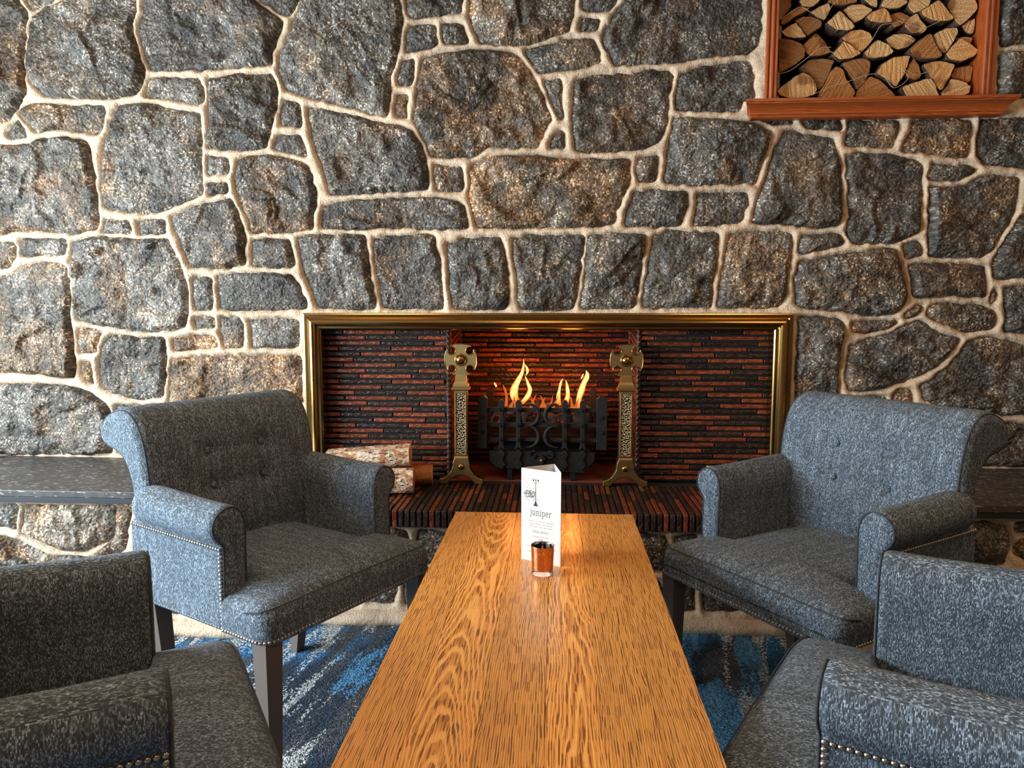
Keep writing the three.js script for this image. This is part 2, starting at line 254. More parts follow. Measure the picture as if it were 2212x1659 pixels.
// ---------------------------------------------------------------- the room
const ROOM = { x0: -3.2, x1: 3.0, z1: 6.0, h: 2.72 };
{
  const f = new THREE.PlaneGeometry(1, 1);
  const fl = bx(ROOM.x0 - 0.2, ROOM.x1 + 0.2, -0.15, 0, -0.6, ROOM.z1 + 0.2);
  { const uv = fl.attributes.uv, a = 0.2, c = Math.cos(a), s = Math.sin(a); for (let i = 0; i < uv.count; i++) { const x = uv.getX(i), y = uv.getY(i); uv.setXY(i, c * x + s * y, -s * x + c * y); } }
  structure('floor', fl, M.carpet, 'blue and grey streaked carpet', 'floor');
  structure('ceiling', bx(ROOM.x0 - 0.2, ROOM.x1 + 0.2, ROOM.h, ROOM.h + 0.15, -0.6, ROOM.z1 + 0.2), M.ceiling, 'plain painted ceiling out of view, dark to dim bounced light', 'ceiling');
  structure('wall_right', bx(ROOM.x1, ROOM.x1 + 0.2, 0, ROOM.h, 0, ROOM.z1), M.wall, 'plain plastered side wall out of view, dark to dim bounced light', 'wall');
  structure('wall_rear', bx(ROOM.x0 - 0.2, ROOM.x1 + 0.2, 0, ROOM.h, ROOM.z1, ROOM.z1 + 0.2), M.wall, 'plain plastered wall behind the camera, dark to dim bounced light', 'wall');
  const w = WINDOW, X0 = ROOM.x0 - 0.2, X1 = ROOM.x0;
  structure('wall_left', merge([bx(X0, X1, 0, w.y0, 0, ROOM.z1), bx(X0, X1, w.y1, ROOM.h, 0, ROOM.z1), bx(X0, X1, w.y0, w.y1, 0, w.z0), bx(X0, X1, w.y0, w.y1, w.z1, ROOM.z1)]), M.wall, 'plain plastered side wall with the window, out of view, dark to dim bounced light', 'wall');
  const win = structure('window_1', null, null, 'unseen wide window letting in the daylight from the left', 'window');
  const xm = ROOM.x0 - 0.1, fr = [];
  const bar = (y0, y1, z0, z1) => fr.push(bx(xm - 0.03, xm + 0.03, y0, y1, z0, z1, 0.005));
  bar(w.y0, w.y0 + 0.06, w.z0, w.z1); bar(w.y1 - 0.06, w.y1, w.z0, w.z1); bar(w.y0, w.y1, w.z0, w.z0 + 0.06); bar(w.y0, w.y1, w.z1 - 0.06, w.z1);
  const zt = [1 / 3, 2 / 3].map(t => lerp(w.z0, w.z1, t)); for (const z of zt) bar(w.y0, w.y1, z - 0.03, z + 0.03);
  part('window_frame', merge(fr), M.white, win);
  const ze = [w.z0, ...zt, w.z1]; for (let k = 0; k < 3; k++) part('pane', bx(xm - 0.002, xm + 0.002, w.y0 + 0.05, w.y1 - 0.05, ze[k] + 0.03, ze[k + 1] - 0.03), M.glass, win);
  LAMPS.forEach(([x, z], i) => {
    const t = thing('unseen_ceiling_lamp', ['unseen square warm ceiling panel lamp nearest the stone wall, window side', 'unseen square warm ceiling panel lamp nearest the stone wall, far from the window', 'unseen square warm ceiling panel lamp deep in the room, window side', 'unseen square warm ceiling panel lamp deep in the room, far from the window'][i], 'lamp', [x, LAMP_Y, z], 0, 'unseen square ceiling lamps');
    const s = LAMP_SIZE / 2 + 0.02;
    part('lamp_frame', merge([bx(-s, s, 0, 0.03, -s, -s + 0.02), bx(-s, s, 0, 0.03, s - 0.02, s), bx(-s, -s + 0.02, 0, 0.03, -s, s), bx(s - 0.02, s, 0, 0.03, -s, s)]), M.white, t);
    part('lamp_diffuser', bx(-s + 0.02, s - 0.02, 0.005, 0.028, -s + 0.02, s - 0.02), std({ color: 0xfff4e4, emissive: new THREE.Color().setRGB(1, 0.8, 0.58), emissiveIntensity: 1.6 }), t);
  });
}

// ---------------------------------------------------------------- rubble stone
// outlines traced on the wall's own plane, millimetres: [plane, tone, [x, y, x, y, ...]]
const STONES = [
  [0, 2, [-2472, 2460, -2161, 2460, -2161, 2376, -2133, 2342, -2128, 2322, -2139, 2292, -2150, 2208, -2160, 2117, -2160, 2060, -2158, 2020, -2191, 1969, -2239, 1912, -2472, 1878, -2472, 1868, -2472, 2460]],
  [0, 1, [-2128, 2460, -1931, 2460, -2027, 2368, -2105, 2344, -2133, 2376]],
  [0, 1, [-2100, 2325, -2046, 2354, -1984, 2372, -1907, 2460, -1679, 2460, -1677, 2331, -1686, 2309, -1700, 2282, -1688, 2220, -1679, 2164, -1660, 2119, -1655, 2091, -1667, 2051, -1690, 2007, -1826, 1993, -1948, 2004, -2077, 2009, -2109, 2037, -2137, 2071, -2144, 2128, -2139, 2207, -2125, 2286, -2113, 2314]],
  [0, 0, [-1636, 2460, -1240, 2460, -1185, 2347, -1133, 2310, -1082, 2268, -1107, 2208, -1131, 2159, -1128, 2114, -1217, 2110, -1337, 2103, -1487, 2097, -1631, 2102, -1646, 2141, -1664, 2198, -1670, 2253, -1665, 2292, -1644, 2331]],
  [0, 0, [-1206, 2460, -995, 2460, -1015, 2349, -1048, 2300, -1069, 2295, -1115, 2324, -1161, 2352]],
  [0, 1, [-1639, 2068, -1578, 2074, -1428, 2064, -1418, 2024, -1417, 1974, -1493, 1975, -1582, 1993, -1660, 2000, -1650, 2034]],
  [0, 0, [-1389, 2063, -1278, 2078, -1135, 2081, -1119, 2042, -1109, 2008, -1122, 1941, -1143, 1873, -1164, 1794, -1230, 1782, -1296, 1785, -1350, 1792, -1403, 1798, -1396, 1911, -1394, 1968]],
  [0, 2, [-2180, 1958, -2141, 1979, -2011, 1974, -1828, 1965, -1829, 1940, -1838, 1895, -1859, 1852, -1957, 1868, -2061, 1875, -2124, 1870, -2159, 1900, -2182, 1929]],
  [0, 1, [-2198, 1917, -2174, 1871, -2169, 1843, -2232, 1843, -2252, 1860, -2228, 1889]],
  [0, 1, [-1772, 1967, -1705, 1972, -1620, 1970, -1554, 1952, -1464, 1936, -1431, 1932, -1429, 1855, -1437, 1740, -1437, 1683, -1437, 1607, -1481, 1590, -1543, 1567, -1606, 1545, -1668, 1536, -1742, 1543, -1816, 1552, -1851, 1570, -1859, 1640, -1853, 1745, -1844, 1803, -1823, 1843, -1807, 1906, -1786, 1946]],
  [0, 2, [-2472, 1815, -2272, 1815, -2146, 1817, -2095, 1840, -2020, 1844, -1934, 1832, -1900, 1798, -1894, 1746, -1887, 1658, -1883, 1570, -1881, 1523, -1895, 1473, -1984, 1456, -2109, 1467, -2235, 1467, -2299, 1458, -2472, 1455]],
  [0, 1, [-1405, 1767, -1328, 1756, -1319, 1739, -1327, 1693, -1408, 1691, -1415, 1728]],
  [0, 2, [-1417, 1659, -1332, 1661, -1330, 1619, -1407, 1608, -1421, 1624]],
  [0, 2, [-1285, 1746, -1231, 1758, -1141, 1761, -1052, 1740, -1004, 1722, -983, 1678, -967, 1620, -966, 1568, -981, 1534, -986, 1471, -1067, 1460, -1152, 1456, -1235, 1457, -1246, 1507, -1274, 1554, -1295, 1617, -1305, 1670, -1292, 1710]],
  [0, 0, [-1085, 1973, -1033, 1966, -1023, 1939, -1016, 1872, -1106, 1878, -1104, 1918]],
  [0, 0, [-1119, 1843, -1026, 1839, -1009, 1815, -1002, 1759, -1063, 1771, -1139, 1786]],
  [0, 1, [-1855, 1516, -1751, 1506, -1748, 1453, -1869, 1459, -1861, 1494]],
  [0, 0, [-1712, 1509, -1609, 1514, -1599, 1458, -1715, 1452]],
  [0, 0, [-1575, 1520, -1482, 1560, -1421, 1574, -1324, 1593, -1295, 1542, -1273, 1484, -1267, 1425, -1272, 1328, -1371, 1311, -1499, 1318, -1516, 1352, -1543, 1429, -1567, 1486]],
  [0, 2, [-2472, 1424, -2257, 1422, -2246, 1403, -2256, 1355, -2285, 1317, -2472, 1310]],
  [0, 1, [-2224, 1434, -2142, 1440, -2035, 1436, -2029, 1407, -2035, 1370, -2135, 1369, -2223, 1362, -2230, 1396]],
  [0, 1, [-1997, 1424, -1922, 1438, -1860, 1441, -1767, 1435, -1674, 1434, -1593, 1434, -1578, 1393, -1544, 1322, -1523, 1263, -1517, 1191, -1523, 1119, -1538, 1072, -1594, 1056, -1694, 1056, -1769, 1062, -1844, 1077, -1945, 1089, -2000, 1098, -2014, 1167, -2014, 1264, -2005, 1354]],
  [0, 2, [-2472, 1277, -2313, 1284, -2254, 1297, -2214, 1329, -2130, 1341, -2055, 1338, -2032, 1318, -2027, 1252, -2031, 1143, -2030, 1070, -2023, 984, -2022, 898, -2031, 856, -2100, 862, -2183, 874, -2279, 879, -2472, 880]],
  [0, 0, [-1237, 1427, -1153, 1431, -1087, 1428, -1074, 1379, -1064, 1316, -1157, 1313, -1244, 1322]],
  [0, 1, [-1495, 1273, -1434, 1282, -1417, 1268, -1417, 1144, -1489, 1144, -1498, 1203]],
  [0, 0, [-1387, 1279, -1310, 1293, -1188, 1293, -1074, 1284, -1045, 1238, -1013, 1152, -1132, 1144, -1255, 1141, -1383, 1144, -1386, 1215]],
  [0, 1, [-1496, 1115, -1415, 1118, -1407, 1072, -1492, 1063]],
  [0, 3, [-1996, 1065, -1933, 1066, -1891, 1053, -1912, 1021, -1931, 967, -1996, 961, -2002, 1009]],
  [0, 1, [-1861, 1035, -1790, 1038, -1721, 1026, -1634, 1030, -1623, 991, -1624, 924, -1638, 838, -1650, 778, -1735, 768, -1805, 777, -1872, 795, -1903, 819, -1918, 886, -1906, 972, -1888, 1009]],
  [0, 3, [-1591, 1021, -1507, 1036, -1412, 1036, -1402, 987, -1491, 981, -1584, 978]],
  [0, 1, [-1378, 1112, -1300, 1112, -1292, 1083, -1293, 988, -1372, 981, -1387, 1047]],
  [0, 1, [-1261, 1100, -1164, 1109, -1072, 1106, -1050, 1083, -1053, 991, -1150, 988, -1253, 988, -1257, 1047]],
  [0, 3, [-1992, 921, -1961, 928, -1952, 898, -1949, 843, -1942, 829, -1982, 849, -1997, 879]],
  [0, 3, [-1600, 942, -1480, 948, -1324, 955, -1052, 956, -1049, 903, -1051, 766, -1270, 741, -1460, 716, -1627, 715, -1616, 808]],
  [0, 1, [-1628, 687, -1397, 711, -1052, 741, -1054, 560, -1278, 544, -1633, 540]],
  [0, 1, [-1852, 738, -1756, 745, -1654, 749, -1665, 540, -1851, 537, -1860, 650]],
  [0, 1, [-2472, 830, -2348, 830, -2154, 831, -2026, 819, -1963, 792, -1908, 755, -1878, 719, -1876, 650, -1881, 540, -1980, 533, -2175, 528, -2472, 525]],
  [0, 1, [-989, 2460, -623, 2460, -621, 2339, -611, 2306, -600, 2268, -616, 2187, -632, 2127, -653, 2066, -660, 1989, -670, 1933, -673, 1907, -734, 1919, -827, 1948, -915, 1969, -1002, 1990, -1083, 2014, -1094, 2052, -1107, 2097, -1097, 2141, -1059, 2207, -1039, 2273, -1009, 2316]],
  [0, 0, [-586, 2460, -364, 2460, -365, 2333, -374, 2290, -444, 2286, -569, 2276, -586, 2306]],
  [0, 0, [-573, 2247, -525, 2254, -477, 2251, -472, 2216, -467, 2173, -532, 2159, -594, 2152, -588, 2208]],
  [0, 0, [-446, 2258, -366, 2248, -355, 2214, -343, 2179, -388, 2177, -444, 2179]],
  [0, 2, [-338, 2460, 75, 2460, 68, 2322, 63, 2290, 44, 2211, -19, 2197, -87, 2179, -138, 2164, -223, 2169, -301, 2178, -324, 2224, -341, 2273]],
  [0, 0, [-606, 2120, -565, 2127, -557, 2109, -563, 2054, -572, 2025, -625, 2026, -628, 2055]],
  [0, 3, [-632, 1990, -587, 1992, -591, 1954, -595, 1894, -633, 1903, -642, 1922]],
  [0, 2, [-520, 2126, -446, 2144, -331, 2150, -217, 2145, -156, 2130, -116, 2078, -76, 2023, -47, 1957, -18, 1879, -47, 1835, -81, 1778, -189, 1782, -270, 1784, -316, 1750, -363, 1743, -421, 1746, -495, 1753, -518, 1808, -546, 1859, -563, 1893, -551, 1954, -544, 2031, -529, 2097]],
  [0, 0, [-991, 1949, -915, 1936, -798, 1912, -682, 1882, -594, 1859, -561, 1826, -532, 1775, -518, 1729, -510, 1673, -511, 1623, -627, 1618, -746, 1613, -859, 1609, -905, 1604, -922, 1648, -938, 1717, -966, 1780, -976, 1837, -989, 1899]],
  [0, 0, [-484, 1716, -376, 1712, -370, 1671, -373, 1610, -479, 1620, -490, 1672]],
  [0, 3, [-339, 1715, -304, 1729, -258, 1746, -76, 1747, 97, 1733, 288, 1729, 290, 1676, 272, 1609, 244, 1542, 225, 1476, 71, 1473, -130, 1466, -204, 1470, -316, 1471, -334, 1545, -347, 1581, -343, 1653]],
  [0, 0, [-936, 1561, -860, 1575, -752, 1588, -628, 1590, -481, 1589, -405, 1574, -371, 1559, -359, 1518, -351, 1470, -482, 1468, -630, 1472, -779, 1470, -868, 1473, -948, 1471, -950, 1516]],
  [0, 0, [-122, 2148, -44, 2168, 41, 2185, 138, 2186, 152, 2154, 172, 2095, 126, 2080, 42, 2074, -26, 2067, -70, 2057, -93, 2094, -122, 2137]],
  [0, 0, [89, 2460, 256, 2460, 228, 2319, 202, 2283, 152, 2284, 96, 2293]],
  [0, 0, [94, 2267, 170, 2260, 151, 2215, 81, 2213]],
  [0, 0, [289, 2460, 771, 2460, 777, 2200, 760, 2136, 728, 2117, 653, 2113, 565, 2107, 505, 2094, 422, 2091, 322, 2090, 222, 2086, 205, 2121, 176, 2175, 182, 2206, 220, 2264, 262, 2318]],
  [0, 1, [-50, 2030, 12, 2042, 21, 2021, 22, 1955, 25, 1889, 15, 1882, -13, 1934, -33, 1978]],
  [0, 2, [74, 2030, 154, 2053, 294, 2053, 367, 2065, 427, 2056, 449, 2045, 439, 1997, 430, 1938, 428, 1867, 415, 1819, 384, 1786, 339, 1767, 243, 1760, 158, 1761, 74, 1765, 67, 1833, 61, 1889, 66, 1977]],
  [0, 0, [477, 2044, 533, 2065, 599, 2080, 740, 2093, 753, 2040, 758, 1955, 713, 1940, 705, 1905, 604, 1906, 520, 1913, 455, 1914, 461, 1992]],
  [0, 2, [-29, 1780, -12, 1818, 15, 1850, 28, 1834, 34, 1777, -7, 1775]],
  [0, 0, [318, 1735, 397, 1740, 393, 1691, 385, 1645, 320, 1645, 313, 1675]],
  [0, 0, [455, 1882, 549, 1883, 716, 1867, 760, 1848, 815, 1833, 824, 1806, 812, 1768, 792, 1703, 772, 1632, 668, 1631, 528, 1629, 422, 1639, 423, 1690, 433, 1773, 445, 1828]],
  [0, 0, [303, 1601, 387, 1612, 472, 1605, 513, 1599, 512, 1550, 491, 1479, 390, 1468, 333, 1474, 266, 1477, 271, 1518, 293, 1575]],
  [0, 0, [552, 1593, 612, 1604, 702, 1600, 746, 1594, 747, 1554, 727, 1488, 644, 1475, 533, 1475, 543, 1522]],
  [0, 0, [782, 1872, 849, 1876, 911, 1864, 911, 1854, 826, 1858]],
  [0, 0, [942, 1861, 993, 1871, 1083, 1866, 1090, 1828, 1018, 1838, 967, 1836]],
  [0, 0, [1114, 1863, 1136, 1868, 1301, 1867, 1299, 1824, 1283, 1763, 1189, 1769, 1099, 1768, 1106, 1822]],
  [0, 3, [1360, 1859, 1420, 1867, 1569, 1861, 1571, 1792, 1566, 1719, 1475, 1728, 1427, 1738, 1315, 1746, 1331, 1795, 1348, 1828]],
  [0, 0, [1604, 1859, 1653, 1863, 1948, 1860, 1948, 1675, 1762, 1682, 1689, 1687, 1619, 1700, 1599, 1720, 1596, 1791]],
  [0, 0, [871, 1829, 913, 1831, 967, 1811, 1062, 1800, 1074, 1751, 1091, 1688, 1101, 1582, 1107, 1510, 1097, 1467, 1011, 1465, 913, 1471, 762, 1484, 775, 1537, 801, 1624, 819, 1682, 844, 1768]],
  [0, 0, [1106, 1730, 1166, 1744, 1228, 1741, 1286, 1735, 1381, 1713, 1396, 1690, 1400, 1628, 1404, 1556, 1403, 1483, 1401, 1446, 1350, 1422, 1313, 1402, 1207, 1400, 1150, 1401, 1126, 1446, 1130, 1509, 1123, 1606, 1118, 1669]],
  [0, 0, [1430, 1700, 1501, 1692, 1571, 1691, 1597, 1673, 1574, 1651, 1518, 1634, 1425, 1638]],
  [0, 0, [1431, 1612, 1520, 1609, 1576, 1625, 1621, 1648, 1667, 1657, 1756, 1647, 1760, 1595, 1751, 1520, 1719, 1439, 1681, 1376, 1636, 1342, 1546, 1348, 1439, 1350, 1434, 1435, 1431, 1531]],
  [0, 0, [1948, 1647, 1948, 1647, 1948, 1547, 1775, 1528, 1948, 1595]],
  [0, 0, [960, 1432, 1012, 1439, 1108, 1436, 1119, 1412, 1110, 1394, 1039, 1377, 948, 1362, 949, 1398]],
  [0, 1, [1343, 1395, 1394, 1412, 1413, 1391, 1415, 1353, 1356, 1339, 1347, 1367]],
  [0, 0, [1948, 1518, 1776, 1505, 1752, 1461, 1715, 1389, 1678, 1338, 1688, 1297, 1695, 1262, 1746, 1262, 1948, 1280]],
  [0, 1, [952, 1329, 1015, 1343, 1113, 1359, 1208, 1371, 1294, 1383, 1320, 1367, 1340, 1303, 1360, 1239, 1368, 1189, 1355, 1157, 1318, 1130, 1220, 1125, 1123, 1138, 1024, 1145, 960, 1154, 941, 1168, 938, 1242, 946, 1315]],
  [0, 0, [1371, 1317, 1428, 1322, 1499, 1324, 1595, 1321, 1652, 1311, 1662, 1263, 1667, 1196, 1555, 1196, 1459, 1191, 1388, 1196, 1382, 1249]],
  [0, 1, [-1045, 1440, -959, 1448, -774, 1444, -764, 1387, -757, 1299, -743, 1223, -727, 1148, -846, 1145, -970, 1148, -995, 1212, -1023, 1283, -1036, 1353]],
  [0, 0, [-734, 1426, -672, 1443, -489, 1445, -484, 1397, -467, 1328, -459, 1240, -451, 1145, -575, 1145, -700, 1151, -711, 1223, -724, 1299, -735, 1364]],
  [0, 0, [-437, 1407, -365, 1427, -219, 1435, -208, 1373, -196, 1298, -187, 1222, -190, 1182, -208, 1145, -337, 1142, -419, 1145, -424, 1211, -432, 1304]],
  [0, 0, [-173, 1423, -98, 1440, 109, 1439, 109, 1394, 99, 1314, 88, 1222, 74, 1151, -39, 1142, -143, 1152, -152, 1240, -167, 1350]],
  [0, 1, [132, 1433, 219, 1444, 350, 1440, 348, 1382, 333, 1279, 320, 1181, 312, 1151, 223, 1148, 103, 1151, 113, 1233, 124, 1348]],
  [0, 0, [386, 1437, 447, 1454, 532, 1450, 638, 1444, 635, 1369, 624, 1267, 616, 1153, 483, 1151, 346, 1151, 353, 1210, 366, 1325, 378, 1393]],
  [0, 2, [680, 1441, 757, 1454, 869, 1448, 921, 1442, 921, 1379, 911, 1277, 900, 1187, 879, 1159, 767, 1151, 641, 1156, 647, 1233, 661, 1324, 673, 1391]],
  [0, 0, [957, 1115, 1040, 1118, 1126, 1103, 1129, 1031, 1123, 950, 1121, 828, 1124, 736, 1042, 725, 962, 735, 955, 889, 958, 1041]],
  [0, 0, [963, 704, 1043, 702, 1125, 711, 1318, 661, 1520, 663, 1528, 524, 974, 517]],
  [0, 2, [1157, 1095, 1222, 1100, 1338, 1103, 1343, 1097, 1273, 1063, 1224, 1055, 1162, 1062]],
  [0, 1, [1367, 1130, 1413, 1165, 1431, 1165, 1428, 1141, 1382, 1110, 1364, 1110]],
  [0, 2, [1458, 1155, 1490, 1168, 1629, 1165, 1697, 1140, 1707, 1122, 1705, 1078, 1660, 1063, 1602, 1056, 1538, 1078, 1484, 1103, 1445, 1126]],
  [0, 1, [1679, 1209, 1692, 1224, 1703, 1215, 1699, 1176, 1684, 1168]],
  [0, 1, [1726, 1229, 1794, 1236, 1948, 1244, 1948, 1053, 1807, 1056, 1742, 1061, 1741, 1141]],
  [0, 1, [1155, 995, 1202, 1020, 1298, 1046, 1369, 1081, 1421, 1101, 1466, 1076, 1526, 1046, 1582, 1034, 1561, 1002, 1521, 947, 1466, 903, 1381, 862, 1294, 836, 1211, 825, 1158, 830, 1149, 915]],
  [0, 1, [1614, 1018, 1661, 1036, 1709, 1042, 1782, 1017, 1948, 974, 1948, 748, 1802, 736, 1705, 735, 1607, 752, 1508, 775, 1449, 796, 1437, 841, 1479, 866, 1534, 917]],
  [0, 1, [1355, 824, 1402, 834, 1411, 800, 1417, 693, 1332, 692, 1331, 799]],
  [0, 0, [1163, 799, 1311, 806, 1317, 692, 1167, 721]],
  [0, 0, [1445, 770, 1584, 730, 1683, 711, 1684, 690, 1563, 684, 1450, 688]],
  [0, 0, [1712, 701, 1832, 699, 1948, 698, 1948, 530, 1553, 524, 1545, 658]],
  [0, 0, [1644, 2460, 1948, 2460, 1948, 2136, 1730, 2132, 1660, 2125, 1645, 2177, 1645, 2238]],
  [0, 0, [1656, 2100, 1732, 2103, 1948, 2105, 1948, 1956, 1739, 1936, 1659, 1936, 1652, 2025]],
  [0, 0, [1747, 1914, 1948, 1932, 1948, 1865, 1948, 1866]],
  [1, 0, [-2035, 448, -1909, 453, -1921, 362, -1965, 371, -2041, 379]],
  [1, 4, [-1881, 453, -1545, 459, -1553, 388, -1563, 330, -1669, 293, -1755, 286, -1833, 324, -1901, 357]],
  [1, 3, [-1540, 456, -1491, 457, -1500, 389, -1529, 290, -1620, 273, -1557, 328]],
  [1, 3, [-2043, 355, -1968, 336, -1908, 321, -1830, 284, -1772, 260, -1767, 185, -2057, 179]],
  [1, 0, [1359, 446, 1420, 451, 1477, 442, 1495, 410, 1498, 341, 1487, 308, 1418, 294, 1361, 292]],
  [1, 0, [1508, 447, 1560, 456, 1563, 418, 1514, 415]],
  [1, 2, [1511, 366, 1530, 388, 1565, 395, 1570, 322, 1519, 337]]
];
const PLANES = [0, 0.52, 0.385];          // z of the mortar of the wall, of the plinth under the shelves and of the plinth under the hearth
const FIRE = { x0: -1.028, x1: 0.932, y0: 0.43, y1: 1.131 };      // outer edge of the brass frame
const NICHE = { x0: 0.79, x1: 1.634, y0: 1.93, y1: 2.41 };
const stonePolys = STONES.map(([p, t, v]) => ({ plane: p, tone: t, pts: Array.from({ length: v.length / 2 }, (_, i) => [v[2 * i] / 1000, v[2 * i + 1] / 1000]) }));
function fieldStones(plane, x0, x1, y0, y1, rows) {               // rubble beyond the traced part
  let y = y0;
  for (let r = 0; r < rows; r++) {
    const h = (y1 - y0) / rows, ya = y, yb = y + h; y = yb; let x = x0;
    while (x < x1 - 0.06) {
      let w = rr(0.7, 1.7) * Math.max(h, 0.14); if (x + w > x1 - 0.12) w = x1 - x; const a = x + 0.013, b = Math.min(x + w, x1) - 0.013, j = () => rr(-0.012, 0.012); x += w;
      const lo = ya + 0.013, hi = yb - 0.013;
      stonePolys.push({ plane, tone: [0, 0, 1, 2][Math.floor(rnd() * 4)], pts: [[a + Math.abs(j()), lo + Math.abs(j())], [(a + b) / 2, lo], [b - Math.abs(j()), lo + Math.abs(j())], [b, (lo + hi) / 2 + j()], [b - Math.abs(j()), hi - Math.abs(j())], [(a + b) / 2, hi], [a + Math.abs(j()), hi - Math.abs(j())], [a, (lo + hi) / 2 + j()]] });
    }
  }
}
fieldStones(0, -3.2, -2.49, 0.53, 2.72, 7);
fieldStones(0, 1.965, 3.0, 0.53, 2.72, 7);
fieldStones(0, -2.47, 1.94, 2.475, 2.72, 1);
fieldStones(1, -3.2, -1.06, 0.05, 0.278, 1); fieldStones(1, -3.2, -2.52, 0.29, 0.475, 1); fieldStones(1, -1.27, -1.06, 0.29, 0.475, 1);
fieldStones(1, 0.97, 3.0, 0.05, 0.278, 1); fieldStones(1, 0.97, 1.33, 0.29, 0.475, 1); fieldStones(1, 1.56, 3.0, 0.29, 0.475, 1);
fieldStones(2, -1.06, 0.97, 0.05, 0.20, 1); fieldStones(2, -1.06, 0.97, 0.205, 0.36, 1);

const wallBack = structure('wall_back', null, null, 'rubble stone chimney wall with pale raised mortar joints', 'wall');
const plinth = structure('wall_plinth_left', null, null, 'low rubble stone plinth under the left slate shelf', 'wall');
const plinthMid = structure('wall_plinth_centre', null, null, 'low rubble stone plinth under the brick hearth', 'wall');
const plinthRight = structure('wall_plinth_right', null, null, 'low rubble stone plinth under the right slate shelf', 'wall');
part('wall_core', merge([[-3.4, -1.0, 0, 2.72], [-1.0, 0.83, 1.1, 2.72], [-1.0, 0.905, 0, 0.415], [0.905, 3.2, 0, 1.9], [0.83, 0.905, 1.1, 1.9], [0.79, 1.634, 2.40, 2.72], [1.634, 3.2, 1.9, 2.72], [0.83, 0.86, 1.9, 2.42], [1.60, 1.64, 1.9, 2.42]].map(b => bx(b[0], b[1], b[2], b[3], -0.58, -0.035)).concat([bx(-3.4, 3.2, 0, 2.72, -0.66, -0.58)])), M.core, wallBack);
part('plinth_core', bx(-3.2, -1.06, 0, 0.475, -0.03, 0.495), M.core, plinth); part('plinth_core', bx(0.97, 3.0, 0, 0.475, -0.03, 0.495), M.core, plinthRight); part('plinth_core', bx(-1.06, 0.97, 0, 0.36, -0.03, 0.36), M.core, plinthMid);

